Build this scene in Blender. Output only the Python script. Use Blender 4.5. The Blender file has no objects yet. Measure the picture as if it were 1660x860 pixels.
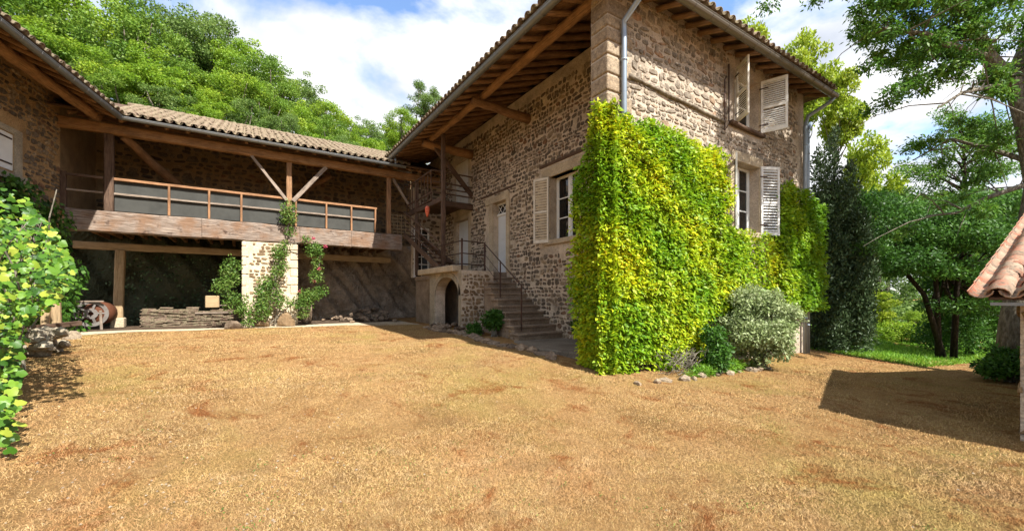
import bpy, math, random
import numpy as np
from mathutils import Vector, Matrix, Euler
random.seed(7); rng = np.random.default_rng(7)
S = bpy.context.scene
COL = S.collection
R = math.radians

# ------------------------------------------------------------------ camera, light, sky
# world axes: x runs along the sunny (south) wall of the farmhouse, y along its shaded wall, z = 0 is eye level
cam = bpy.data.cameras.new('camera'); cam_o = bpy.data.objects.new('camera', cam); COL.objects.link(cam_o)
cam.sensor_width = 36; cam.lens = 665/1660*36; cam.shift_y = (479-430)/1660
cam.clip_start = .05; cam.clip_end = 2000
cam_o.location = (0, 0, 0); cam_o.rotation_euler = (R(90), 0, -R(32.89))
S.camera = cam_o
SUNV = Vector((.15, -.85, 1.0)).normalized()
sun = bpy.data.lights.new('sun', 'SUN'); sun_o = bpy.data.objects.new('sun', sun); COL.objects.link(sun_o)
sun.energy = 3.5; sun.angle = R(.6); sun.color = (1, .96, .90)
sun_o.rotation_euler = SUNV.to_track_quat('Z', 'Y').to_euler(); sun_o.location = (0, -10, 30)
W_ = bpy.data.worlds.new('World'); S.world = W_; W_.use_nodes = True
nt = W_.node_tree; nt.nodes.clear()
def wn(t, **k):
    n = nt.nodes.new(t)
    for a, v in k.items(): setattr(n, a, v)
    return n
out = wn('ShaderNodeOutputWorld'); bg1 = wn('ShaderNodeBackground'); bg2 = wn('ShaderNodeBackground'); mx = wn('ShaderNodeMixShader')
sky = wn('ShaderNodeTexSky', sky_type='NISHITA', sun_disc=False, sun_elevation=math.asin(SUNV.z), sun_rotation=math.atan2(SUNV.x, SUNV.y))
sky.air_density = 1.0; sky.dust_density = .6; sky.ozone_density = 4.0
tc = wn('ShaderNodeTexCoord'); sep = wn('ShaderNodeSeparateXYZ'); nt.links.new(tc.outputs['Generated'], sep.inputs[0])
zc = wn('ShaderNodeMath', operation='MAXIMUM'); nt.links.new(sep.outputs[2], zc.inputs[0]); zc.inputs[1].default_value = 0
za = wn('ShaderNodeMath', operation='ADD'); nt.links.new(zc.outputs[0], za.inputs[0]); za.inputs[1].default_value = .28
dx = wn('ShaderNodeMath', operation='DIVIDE'); dy = wn('ShaderNodeMath', operation='DIVIDE')
for d, i in ((dx, 0), (dy, 1)):
    nt.links.new(sep.outputs[i], d.inputs[0]); nt.links.new(za.outputs[0], d.inputs[1])
cb = wn('ShaderNodeCombineXYZ'); nt.links.new(dx.outputs[0], cb.inputs[0]); nt.links.new(dy.outputs[0], cb.inputs[1])
mp = wn('ShaderNodeMapping'); nt.links.new(cb.outputs[0], mp.inputs[0]); mp.inputs['Location'].default_value = (4.1, 3.1, 0)
cn = wn('ShaderNodeTexNoise'); cn.inputs['Scale'].default_value = 1.15; cn.inputs['Detail'].default_value = 9; cn.inputs['Roughness'].default_value = .56; cn.inputs['Distortion'].default_value = .35
nt.links.new(mp.outputs[0], cn.inputs['Vector'])
cr = wn('ShaderNodeValToRGB'); cr.color_ramp.elements[0].position = .40; cr.color_ramp.elements[1].position = .475
nt.links.new(cn.outputs[0], cr.inputs[0])
cn2 = wn('ShaderNodeTexNoise'); cn2.inputs['Scale'].default_value = 2.6; cn2.inputs['Detail'].default_value = 7; nt.links.new(mp.outputs[0], cn2.inputs['Vector'])
cc = wn('ShaderNodeValToRGB'); cc.color_ramp.elements[0].position = .36; cc.color_ramp.elements[0].color = (.36, .39, .45, 1)
cc.color_ramp.elements[1].position = .6; cc.color_ramp.elements[1].color = (.66, .66, .67, 1)
nt.links.new(cn2.outputs[0], cc.inputs[0])
nt.links.new(sky.outputs[0], bg1.inputs[0]); bg1.inputs[1].default_value = .10
nt.links.new(cc.outputs[0], bg2.inputs[0]); bg2.inputs[1].default_value = .60
nt.links.new(cr.outputs[0], mx.inputs[0]); nt.links.new(bg1.outputs[0], mx.inputs[1]); nt.links.new(bg2.outputs[0], mx.inputs[2])
nt.links.new(mx.outputs[0], out.inputs[0])
S.view_settings.view_transform = 'Standard'; S.view_settings.look = 'None'
S.view_settings.exposure = 1.78; S.view_settings.gamma = 1
S.render.engine = 'CYCLES'
S.cycles.max_bounces = 10; S.cycles.transparent_max_bounces = 6; S.cycles.diffuse_bounces = 8

# ------------------------------------------------------------------ materials
def hx(h):
    c = [int(h[i:i+2], 16)/255 for i in (0, 2, 4)]
    return tuple(x/12.92 if x <= .04045 else ((x+.055)/1.055)**2.4 for x in c) + (1,)
class NM:
    def __init__(s, name):
        s.m = bpy.data.materials.new(name); s.m.use_nodes = True; s.t = s.m.node_tree
        s.b = s.t.nodes['Principled BSDF']; s.o = s.t.nodes['Material Output']
    def n(s, t, **k):
        n = s.t.nodes.new(t)
        for a, v in k.items(): setattr(n, a, v)
        return n
    def l(s, a, b): s.t.links.new(a, b)
    def coord(s, kind='Object', scale=(1, 1, 1)):
        c = s.n('ShaderNodeTexCoord'); m = s.n('ShaderNodeMapping'); m.inputs['Scale'].default_value = scale
        if kind == 'World':
            g = s.n('ShaderNodeNewGeometry'); s.l(g.outputs['Position'], m.inputs[0])
        else: s.l(c.outputs[kind], m.inputs[0])
        return m.outputs[0]
    def noise(s, vec, scale, detail=5, rough=.55, dist=0):
        n = s.n('ShaderNodeTexNoise'); n.inputs['Scale'].default_value = scale; n.inputs['Detail'].default_value = detail
        n.inputs['Roughness'].default_value = rough; n.inputs['Distortion'].default_value = dist
        s.l(vec, n.inputs['Vector']); return n.outputs[0]
    def ramp(s, fac, stops):
        r = s.n('ShaderNodeValToRGB'); e = r.color_ramp.elements
        while len(e) < len(stops): e.new(.5)
        for el, (p, c) in zip(e, stops): el.position = p; el.color = hx(c) if isinstance(c, str) else (c, c, c, 1)
        s.l(fac, r.inputs[0]); return r.outputs[0]
    def mix(s, fac, a, b, mode='MIX'):
        m = s.n('ShaderNodeMix', data_type='RGBA', blend_type=mode)
        if isinstance(fac, (int, float)): m.inputs[0].default_value = fac
        else: s.l(fac, m.inputs[0])
        for v, i in ((a, 6), (b, 7)):
            if isinstance(v, str): m.inputs[i].default_value = hx(v)
            else: s.l(v, m.inputs[i])
        return m.outputs[2]
    def bump(s, h, strength=.5, dist=.02):
        b = s.n('ShaderNodeBump'); b.inputs['Strength'].default_value = strength; b.inputs['Distance'].default_value = dist
        s.l(h, b.inputs['Height']); s.l(b.outputs[0], s.b.inputs['Normal'])
    def fin(s, col, rough=.85, spec=.3, metal=0):
        if isinstance(col, str): s.b.inputs['Base Color'].default_value = hx(col)
        else: s.l(col, s.b.inputs['Base Color'])
        s.b.inputs['Roughness'].default_value = rough; s.b.inputs['Specular IOR Level'].default_value = spec
        s.b.inputs['Metallic'].default_value = metal
        return s.m
M = {}
def rnd_attr(k):
    a = k.n('ShaderNodeAttribute', attribute_name='rnd'); return a.outputs['Fac']
def stone_mat(name, stops, grime='4a3c2c'):
    k = NM(name); v = k.coord('World'); c = k.ramp(rnd_attr(k), stops)
    c = k.mix(k.ramp(k.noise(v, 14, 6), [(.35, 0.0), (.7, .75)]), c, grime)
    c = k.mix(.55, c, k.ramp(k.noise(v, 45, 4), [(.3, '6a6055'), (.7, 'd8cbb4')]), 'OVERLAY')
    k.bump(k.noise(v, 40, 6), .7, .02); M[name] = k.fin(c, .95, .15)
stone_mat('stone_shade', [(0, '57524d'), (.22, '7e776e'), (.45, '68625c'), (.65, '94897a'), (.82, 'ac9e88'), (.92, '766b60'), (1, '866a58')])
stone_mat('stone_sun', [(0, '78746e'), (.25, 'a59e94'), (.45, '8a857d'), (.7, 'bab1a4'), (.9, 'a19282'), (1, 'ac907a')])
stone_mat('stone_pale', [(0, '73624e'), (.4, '8d7a62'), (.8, 'a08c70'), (1, '6e5a48')], '6a5a46')
stone_mat('quoin', [(0, '8c8276'), (.5, 'aa9e8c'), (1, '9a8874')], '675c50')
stone_mat('rubble', [(0, '6a5f55'), (.5, '968778'), (1, 'a3907c')], '504438')
def mortar_mat(name, c1, c2, c3):
    k = NM(name); v = k.coord('World')
    c = k.ramp(k.noise(v, 2.2, 6, .65), [(.3, c1), (.5, c2), (.72, c3)])
    c = k.mix(.5, c, k.ramp(k.noise(v, 38, 4), [(.3, '60564a'), (.7, 'd6cab6')]), 'OVERLAY')
    c = k.mix(k.ramp(k.noise(v, .8, 7, .7, .5), [(.52, 0.0), (.7, .5)]), c, '675847')
    k.bump(k.noise(v, 22, 8, .7), .9, .03); M[name] = k.fin(c, .97, .1)
mortar_mat('mortar_shade', 'a0968a', 'c2b7a6', 'd4cabb')
mortar_mat('mortar_sun', '9c9388', 'b6ac9f', 'c8beb2')
mortar_mat('mortar_dark', '85745e', '9a876c', 'a8957a')
mortar_mat('mortar_pale', 'b8ae9a', 'cfc4b0', 'dbd2c0')
mortar_mat('mortar_wing', '8a7356', 'a68c68', 'b8a07c')
mortar_mat('plaster', '857f70', 'a39c8c', 'b5af9f')
mortar_mat('dressed', '9c9080', 'b8ac96', 'c6bba6')
mortar_mat('concrete', '75685a', '8f8070', 'a39584')
mortar_mat('slab', '68625a', '7c756b', '8d867b')
def wood_mat(name, a, b, c, dirt='2b2019', amt=.5, rough=.8):
    k = NM(name); v = k.coord('Object', (1.2, 14, 14))
    g = k.noise(v, 3.2, 8, .65, .6)
    col = k.ramp(g, [(.25, a), (.5, b), (.75, c)])
    v2 = k.coord('World'); col = k.mix(k.ramp(k.noise(v2, 2.6, 6, .6), [(.42, 0.0), (.75, amt)]), col, dirt)
    cv = k.coord('Object', (.5, 26, 26)); cg = k.noise(cv, 2.2, 5, .6, .3); col = k.mix(k.ramp(cg, [(.34, .8), (.42, 0.0)]), col, '1c140e')
    k.bump(g, .8, .012); M[name] = k.fin(col, rough, .2)
wood_mat('wood_warm', '6a4c34', '96714c', 'b28e66', '3b2c20', .55)
wood_mat('wood_log', '58402e', '846446', 'a28261', '33261c', .65)
wood_mat('wood_dark', '3c2e25', '5c483a', '74604e')
wood_mat('wood_grey', '6a5c50', '8d7e6f', 'ab9b8a', '4c4038', .6)
wood_mat('wood_rail', '70503c', '98704f', 'b18a66')
wood_mat('wood_post', '6b4a33', '8f6d4e', 'aa8a68', '3a2a1e', .45)
wood_mat('wood_pale', '8c7658', 'a68e6c', 'bca580', '6a5840', .4)
k = NM('front_beam'); v = k.coord('Object', (1, 9, 9)); g = k.noise(v, 3, 8, .65, .7)
c = k.ramp(g, [(.28, '4c4038'), (.45, '76685c'), (.6, '948578'), (.75, 'a08e78')])
v2 = k.coord('World'); c = k.mix(k.ramp(k.noise(v2, 1.7, 5, .6), [(.45, 0.0), (.62, .7)]), c, '7c5c42')
c = k.mix(k.ramp(k.noise(v2, 5.5, 4, .5), [(.6, 0.0), (.72, .75)]), c, '3a2a24'); c = k.mix(k.ramp(k.noise(k.coord('Object', (.45, 22, 22)), 2.2, 5, .6, .3), [(.34, .75), (.42, 0.0)]), c, '2c201a'); k.bump(g, 1, .02); M['front_beam'] = k.fin(c, .85, .15)
def plain(name, c, rough=.5, spec=.4, metal=0, var=.15, sc=9, dark='6b6358'):
    k = NM(name); v = k.coord('World'); f = k.ramp(k.noise(v, sc, 6, .65), [(.4, 0.0), (.75, var*2)])
    M[name] = k.fin(k.mix(f, c, dark), rough, spec, metal)
plain('zinc', '7c8080', .45, .5, .55, .2, 6); plain('zinc_light', '8d99a4', .42, .5, .4, .2, 5, '6c7276')
plain('gutter_brown', '6e675d', .5, .4, .4, .2, 5)
plain('shutter_cream', 'cfc8b8', .7, .3, 0, .2, 7, '988d78'); plain('shutter_white', 'dcdad4', .65, .3, 0, .18, 8, '989488')
plain('paint_white', 'd6d6d0', .5, .4, 0, .1, 5, '9a958a'); plain('door_white', 'c9cbca', .5, .4, 0, .12, 4, '98958c')
plain('iron', '3d2f28', .6, .4, .5, .3, 12, '6a4330'); plain('rust', '5e3a28', .8, .2, .2, .3, 10, '4b2c1e')
plain('room_shade_black', '0e0c0a', .9, .1); plain('grey_screen', '4a4a46', .95, .0, 0, .25, 2.5, '2c2c2a')
plain('orange_paint', 'c8502a', .6, .3, 0, .3, 20, 'd8a088'); plain('machine_grey', '75706a', .6, .4, .2, .3, 9, '55463c')
k = NM('glass'); M['glass'] = k.fin('0b0e10', .05, .8)
k = NM('tile_mat'); v = k.coord('World')
c = k.ramp(k.noise(v, 5, 3, .6), [(.3, '4f4138'), (.42, '7d6658'), (.5, '665446'), (.6, '8f7a6a'), (.72, '5e4e43')])
c = k.mix(k.ramp(k.noise(v, 9, 6, .7), [(.42, 0.0), (.6, .7)]), c, '8a8468'); c = k.mix(k.ramp(k.noise(v, 30, 5, .7), [(.48, 0.0), (.66, .7)]), c, '4d4436')
k.bump(k.noise(v, 50, 5), .6, .01); M['tile_mat'] = k.fin(c, .95, .15)
k = NM('tile_red'); v = k.coord('World'); oi = k.n('ShaderNodeObjectInfo')
c = k.ramp(oi.outputs['Random'], [(0, '8e5442'), (.3, 'a3664f'), (.6, '9c6854'), (.8, 'b08068'), (1, '84523f')])
c = k.mix(k.ramp(k.noise(v, 7, 6, .7), [(.40, 0.0), (.56, .9)]), c, '9a8a76'); c = k.mix(k.ramp(k.noise(v, 14, 5, .7), [(.50, 0.0), (.64, .8)]), c, '5d5045')
k.bump(k.noise(v, 50, 5), .6, .01); M['tile_red'] = k.fin(c, .95, .15)
# ground
k = NM('dry_grass_ground'); v = k.coord('World')
c = k.ramp(k.noise(v, .9, 8, .62), [(.3, '866a48'), (.42, 'a28056'), (.55, 'b49266'), (.7, 'a48056')])
c = k.mix(.6, c, k.ramp(k.noise(v, 30, 8, .8), [(.3, '4a4032'), (.5, '8a8270'), (.7, 'd2c8b0')]), 'OVERLAY')
c = k.mix(k.ramp(k.noise(v, .5, 4, .6), [(.52, 0.0), (.66, .5)]), c, '80783c')
c = k.mix(k.ramp(k.noise(v, 1.5, 8, .75, .6), [(.535, 0.0), (.65, .8)]), c, '74401f')
k.bump(k.noise(v, 30, 8, .8), 1, .05); M['dry_grass_ground'] = k.fin(c, .98, .05)
k = NM('gravel'); v = k.coord('World')
c = k.ramp(k.noise(v, 60, 6, .8), [(.3, '86765e'), (.5, 'b8a88e'), (.7, 'd2c6ae')]); k.bump(k.noise(v, 50, 6, .8), .8, .02); M['gravel'] = k.fin(c, .98, .05)
k = NM('soil'); v = k.coord('World')
c = k.ramp(k.noise(v, 8, 8, .7), [(.3, '3a3024'), (.5, '54463a'), (.7, '6e5e4c')]); k.bump(k.noise(v, 25, 8, .8), 1, .04); M['soil'] = k.fin(c, .98, .05)
k = NM('hill_green'); v = k.coord('World')
c = k.ramp(k.noise(v, .8, 8, .7), [(.3, '22300f'), (.5, '34481a'), (.7, '4a5e24')]); k.bump(k.noise(v, 3, 8, .8), 1, .3); M['hill_green'] = k.fin(c, .98, .05)
k = NM('green_lawn'); v = k.coord('World')
c = k.ramp(k.noise(v, 3, 8, .7), [(.3, '3d5a18'), (.5, '55782a'), (.7, '6c8c34')]); k.bump(k.noise(v, 30, 8, .8), 1, .04); M['green_lawn'] = k.fin(c, .98, .05)
k = NM('rock_face'); v = k.coord('World')
c = k.ramp(k.noise(v, 1.3, 8, .7, .4), [(.3, '5c5146'), (.45, '918270'), (.58, 'ab9984'), (.72, 'c4b49a')])
x_ = k.n('ShaderNodeSeparateXYZ'); k.l(v, x_.inputs[0])
mr = k.n('ShaderNodeMapRange'); k.l(x_.outputs[0], mr.inputs[0]); mr.inputs[1].default_value = -.6; mr.inputs[2].default_value = 1.4; mr.inputs[3].default_value = .75; mr.inputs[4].default_value = 0
mm = k.n('ShaderNodeMath', operation='ADD'); k.l(mr.outputs[0], mm.inputs[0]); k.l(k.noise(v, .9, 6, .6), mm.inputs[1])
c = k.mix(k.ramp(mm.outputs[0], [(.75, 0.0), (1.1, .9)]), c, '39402a')
k.bump(k.noise(v, 5, 10, .7), 1, .15); M['rock_face'] = k.fin(c, .98, .1)
def leaf_mat(name, stops, trans=.45, patch=None, rough=.5, sc=.9):
    k = NM(name); v = k.coord('World'); c = k.ramp(rnd_attr(k), stops)
    if patch: c = k.mix(k.ramp(k.noise(v, sc, 3, .5), [(.42, 0.0), (.62, .65)]), c, patch)
    k.fin(c, rough, .25)
    tr = k.n('ShaderNodeBsdfTranslucent'); k.l(c, tr.inputs[0]); ms = k.n('ShaderNodeMixShader'); ms.inputs[0].default_value = trans
    k.l(k.b.outputs[0], ms.inputs[1]); k.l(tr.outputs[0], ms.inputs[2]); k.l(ms.outputs[0], k.o.inputs[0]); M[name] = k.m
leaf_mat('leaf_creeper', [(0, '3f6a12'), (.15, '6a901a'), (.4, '94ae1e'), (.65, 'b6c01e'), (.85, 'cac420'), (.97, 'cfa822'), (1, 'b07a28')], .35, '5f8f1a')
leaf_mat('leaf_creeper_green', [(0, '527f16'), (.5, '86a61e'), (1, 'b4bc24')], .4, '5c8a1a')
leaf_mat('leaf_wood_a', [(0, '446420'), (.4, '618228'), (.75, '86a03a'), (1, 'a8b450')], .4, '4c6e26', sc=.25)
leaf_mat('leaf_wood_b', [(0, '3e5826'), (.4, '597636'), (.75, '7e9448'), (1, '9ca65c')], .4, '6a8240', sc=.25)
leaf_mat('leaf_wood_c', [(0, '567c1c'), (.4, '7a9a28'), (.8, 'a0b43a'), (1, 'bcc450')], .45, '6c9028', sc=.25)
leaf_mat('leaf_lime', [(0, '6c8a1e'), (.5, '92a62c'), (1, 'b2b840')], .45)
leaf_mat('leaf_ash', [(0, '365a1c'), (.5, '527a28'), (.9, '7d9a3c'), (1, 'a0aa50')], .4)
leaf_mat('leaf_yew', [(0, '26361c'), (.5, '3a4e2c'), (1, '62724c')], .2)
leaf_mat('leaf_dark', [(0, '2a4a18'), (.5, '3f6622'), (1, '5f8632')], .35)
leaf_mat('leaf_bush', [(0, '5c7040'), (.4, '86965e'), (.8, 'a7b084'), (1, 'c6c8a0')], .3)
leaf_mat('leaf_vine', [(0, '2f5216'), (.4, '4a7320'), (.8, '6f922c'), (1, '9aa63e')], .35, rough=.4)
leaf_mat('leaf_rose', [(0, '3f6022'), (.5, '5e7e34'), (.93, '87974c'), (1, 'a2604a')], .35)
leaf_mat('leaf_grass', [(0, '4f7a1c'), (.5, '6c982a'), (1, '8fb03c')], .4)
k = NM('straw'); v = k.coord('World'); c = k.ramp(rnd_attr(k), [(0, '7c6240'), (.25, 'a28252'), (.55, 'ba9662'), (.8, 'caaa7a'), (.94, '948848'), (1, '7a4c2c')])
c = k.mix(k.ramp(k.noise(v, .8, 6, .65), [(.44, 0.0), (.62, .65)]), c, 'a47850'); c = k.mix(k.ramp(k.noise(v, .33, 4, .6), [(.5, 0.0), (.66, .5)]), c, '8c7454'); c = k.mix(k.ramp(k.noise(v, 4.5, 6, .75), [(.5, 0.0), (.68, .5)]), c, 'cbb084'); c = k.mix(k.ramp(k.noise(v, 2.6, 6, .7), [(.5, 0.0), (.66, .5)]), c, '7c6448')
c = k.mix(k.ramp(k.noise(v, .45, 4, .6), [(.54, 0.0), (.66, .5)]), c, '8c8440'); c = k.mix(k.ramp(k.noise(v, 1.5, 8, .75, .6), [(.545, 0.0), (.66, .75)]), c, '80441f')
g_ = k.n('ShaderNodeNewGeometry'); va = k.n('ShaderNodeVectorMath', operation='SCALE'); k.l(g_.outputs['Normal'], va.inputs[0]); va.inputs[3].default_value = .45
vb = k.n('ShaderNodeVectorMath', operation='ADD'); k.l(va.outputs[0], vb.inputs[0]); vb.inputs[1].default_value = (0, 0, .8); vc = k.n('ShaderNodeVectorMath', operation='NORMALIZE'); k.l(vb.outputs[0], vc.inputs[0]); k.l(vc.outputs[0], k.b.inputs['Normal'])
k.fin(c, .85, .08); M['straw'] = k.m
def bark(name, a, b, c):
    k = NM(name); v = k.coord('World', (5, 5, 1.4)); g = k.noise(v, 4, 8, .7, .5)
    k.bump(g, 1, .04); M[name] = k.fin(k.ramp(g, [(.3, a), (.5, b), (.7, c)]), .95, .1)
bark('bark_grey', '3e382e', '6e675a', '979080'); bark('bark_dark', '17120e', '2c251d', '43392d')

# ------------------------------------------------------------------ object helpers
WM = {}
def place(o, parent, mat=None):
    mat = mat or Matrix.Identity(4)
    if parent is not None:
        o.parent = parent; o.matrix_parent_inverse = WM[parent.name].inverted()
    o.matrix_basis = mat; WM[o.name] = mat.copy()
def thing(name, label, cat, loc, group=None):
    o = bpy.data.objects.new(name, None); o.empty_display_size = .3; COL.objects.link(o)
    o['label'] = label; o['category'] = cat
    if group: o['group'] = group
    place(o, None, Matrix.Translation(Vector(loc))); return o
def obj(name, me, mat, parent=None, matrix=None, label=None, cat=None, group=None, kind=None):
    if mat and not me.materials: me.materials.append(M[mat])
    if name == 'stem': kind = 'stuff'
    o = bpy.data.objects.new(name, me); COL.objects.link(o); place(o, parent, matrix)
    for kk, vv in (('label', label), ('category', cat), ('group', group), ('kind', kind)):
        if vv: o[kk] = vv
    return o
class MB:
    def __init__(s): s.v = []; s.f = []; s.r = []; s.cur = .5
    def add(s, vs, fs, r=None):
        n = len(s.v); s.v += [tuple(x) for x in vs]; s.f += [tuple(i+n for i in f) for f in fs]; s.r += [s.cur if r is None else r]*len(fs)
    def box(s, x0, x1, y0, y1, z0, z1, r=None):
        s.add([(x0,y0,z0),(x1,y0,z0),(x1,y1,z0),(x0,y1,z0),(x0,y0,z1),(x1,y0,z1),(x1,y1,z1),(x0,y1,z1)],
              [(0,3,2,1),(4,5,6,7),(0,1,5,4),(1,2,6,5),(2,3,7,6),(3,0,4,7)], r)
    def tube(s, pts, rad, n=8, r=None, cap=True):
        pts = [Vector(p) for p in pts]; vs = []; fs = []; up = Vector((.123, .05, 1)).normalized(); px = None
        for i, p in enumerate(pts):
            d = (pts[min(i+1, len(pts)-1)]-pts[max(i-1, 0)]).normalized()
            if px is None: px = d.cross(up) if abs(d.dot(up)) < .95 else d.cross(Vector((1, 0, 0)))
            px = (px - d*px.dot(d)).normalized(); py = d.cross(px); rr = rad[i] if isinstance(rad, (list, tuple)) else rad
            for j in range(n):
                a = 2*math.pi*j/n; vs.append(p+(px*math.cos(a)+py*math.sin(a))*rr)
        for i in range(len(pts)-1):
            for j in range(n): fs.append((i*n+j, i*n+(j+1) % n, (i+1)*n+(j+1) % n, (i+1)*n+j))
        if cap: fs.append(tuple(range(n))[::-1]); fs.append(tuple((len(pts)-1)*n+j for j in range(n)))
        s.add(vs, fs, r)
    def prism(s, poly, ax, lo, hi, r=None):   # poly in the two other axes
        n = len(poly); mk = {'x': lambda p, t: (t, p[0], p[1]), 'y': lambda p, t: (p[0], t, p[1]), 'z': lambda p, t: (p[0], p[1], t)}[ax]
        vs = [mk(p, lo) for p in poly]+[mk(p, hi) for p in poly]
        s.add(vs, [tuple(range(n))[::-1], tuple(range(n, 2*n))]+[(i, (i+1) % n, n+(i+1) % n, n+i) for i in range(n)], r)
    def mesh(s, name='m', smooth=False):
        me = bpy.data.meshes.new(name); me.from_pydata(s.v, [], s.f); me.update()
        at = me.attributes.new('rnd', 'FLOAT', 'FACE'); at.data.foreach_set('value', np.array(s.r, dtype=np.float32))
        if smooth: me.polygons.foreach_set('use_smooth', [True]*len(me.polygons))
        return me
def axis_matrix(p0, p1, roll=0):
    p0, p1 = Vector(p0), Vector(p1); d = (p1-p0).normalized()
    up = Vector((0, 0, 1)) if abs(d.z) < .97 else Vector((0, 1, 0))
    y = up.cross(d).normalized(); z = d.cross(y)
    m = Matrix((d, y, z)).transposed().to_4x4(); return Matrix.Translation(p0) @ m @ Matrix.Rotation(roll, 4, 'X')
def hewn(L, w, h, jit=.008, seg=None, bow=0):
    """squared timber along local X with slightly uneven, chamfered edges"""
    seg = seg or max(2, int(L/.35)); vs = []; fs = []
    c = min(w, h)*.12
    prof = [(-w/2+c, -h/2), (w/2-c, -h/2), (w/2, -h/2+c), (w/2, h/2-c), (w/2-c, h/2), (-w/2+c, h/2), (-w/2, h/2-c), (-w/2, -h/2+c)]
    for i in range(seg+1):
        b = bow*math.sin(math.pi*i/seg); sc = 1+random.uniform(-.04, .04)*(jit > 0)
        for (y, z) in prof: vs.append((L*i/seg, y*sc+random.uniform(-jit, jit)+b*.3, z*sc+random.uniform(-jit, jit)+b))
    for i in range(seg):
        for j in range(8): fs.append((i*8+j, i*8+(j+1) % 8, (i+1)*8+(j+1) % 8, (i+1)*8+j))
    fs += [tuple(range(8))[::-1], tuple(seg*8+j for j in range(8))]
    b = MB(); b.add(vs, [f[::-1] for f in fs]); return b.mesh('timber')
def beam(name, p0, p1, w, h, mat, parent, jit=.006, bow=0, roll=0, label=None):
    L = (Vector(p1)-Vector(p0)).length
    return obj(name, hewn(L, w, h, jit, None, bow), mat, parent, axis_matrix(p0, p1, roll), label=label)
def log(name, p0, p1, r0, r1, mat, parent, wob=.02, label=None, n=9):
    L = (Vector(p1)-Vector(p0)).length; seg = max(3, int(L/.4)); b = MB()
    pts = [(L*i/seg, random.uniform(-wob, wob), random.uniform(-wob, wob)) for i in range(seg+1)]
    b.tube(pts, [(r0+(r1-r0)*i/seg)*random.uniform(.93, 1.07) for i in range(seg+1)], n)
    return obj(name, b.mesh('log', True), mat, parent, axis_matrix(p0, p1), label=label)
# ---- stones in a wall
NVAR = 28; SVAR = []
for q in range(NVAR):
    ang = [2*math.pi*(i+random.uniform(-.4, .4))/8 + random.uniform(0, .3) for i in range(8)]
    pw = random.uniform(2.2, 7); ring = []
    for a in ang:
        c_, s_ = math.cos(a), math.sin(a); rr = (abs(c_)**pw+abs(s_)**pw)**(-1/pw)*.5*random.uniform(.74, 1.1); ring.append((c_*rr, s_*rr))
    n = 8; tx, ty = random.uniform(-.12, .12), random.uniform(-.12, .12)
    vs = [(x, y, -1.0) for x, y in ring]+[(x*.97, y*.97, .35) for x, y in ring]+[(x*.84+tx*.3, y*.84+ty*.3, .95+random.uniform(-.3, .35)) for x, y in ring]+[(tx, ty, 1.15)]
    fs = [(i, (i+1) % n, n+(i+1) % n, n+i) for i in range(n)]+[(n+i, n+(i+1) % n, 2*n+(i+1) % n, 2*n+i) for i in range(n)]+[(2*n+i, 2*n+(i+1) % n, 3*n) for i in range(n)]
    SVAR.append((vs, fs, q/(NVAR-1)))
random.shuffle(SVAR)
def stone_mesh_set(mat):
    out_ = []
    for vs, fs, r in SVAR:
        b = MB(); b.add(vs, fs, r); me = b.mesh('stone'); me.materials.append(M[mat]); out_.append(me)
    return out_
MESHSETS = {}
def stones(parent, org, U, V, N, W, H, mat, holes=(), nind=100, hmin=.1, hmax=.19, wmin=.12, wmax=.34, gap=.035, proud=.028, skip=.04, keep=None, near=(0, 0, 0)):
    """irregular coursed rubble on the rectangle org + u*U + v*V; N is the outward normal"""
    org, U, V, N = Vector(org), Vector(U), Vector(V), Vector(N); items = []; v = .02
    while v < H-.05:
        h = random.uniform(hmin, hmax); u = -random.uniform(0, .1)
        while u < W:
            w = random.uniform(wmin, wmax)*random.choice((.6, .9, 1, 1, 1.3))*(.75+h*2); cu, cv = u+w/2, v+h/2+random.uniform(-.012, .012)
            u += w+gap*random.uniform(.3, 1.1)
            if cu-w/2 < -.03 or cu+w/2 > W+.03 or cv+h/2 > H+.02: continue
            if random.random() < skip: continue
            if any(a0-w*.45 < cu < a1+w*.45 and b0-h*.45 < cv < b1+h*.45 for a0, a1, b0, b1 in holes): continue
            if keep and not keep(cu, cv): continue
            hh = random.uniform(.55, 1.18); items.append((cu, cv+h*random.uniform(-.18, .18), w*random.uniform(.92, 1.1), h*hh*1.1, random.randrange(NVAR), random.uniform(-.22, .22), proud*random.uniform(.6, 1.4)))
        v += h+gap*random.uniform(.3, .9)
    nv = Vector(near)
    items.sort(key=lambda i: (org+U*i[0]+V*i[1]-nv).length/(i[2]*i[3])**.5)
    if mat not in MESHSETS: MESHSETS[mat] = stone_mesh_set(mat)
    ms = MESHSETS[mat]; rest = MB(); B3 = Matrix((U, V, N)).transposed()
    for i, (cu, cv, w, h, q, rot, pr) in enumerate(items):
        p = org+U*cu+V*cv
        m = Matrix.Translation(p) @ B3.to_4x4() @ Matrix.Rotation(rot, 4, 'Z') @ Matrix.Diagonal((w, h, pr, 1))
        if i < nind: obj('stone', ms[q], None, parent, m)
        else:
            vs, fs, r = SVAR[q]; rest.add([m @ Vector(x) for x in vs], fs, r)
    if rest.v: obj('small_stone', rest.mesh('stones'), mat, parent, None, kind='stuff')
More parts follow.
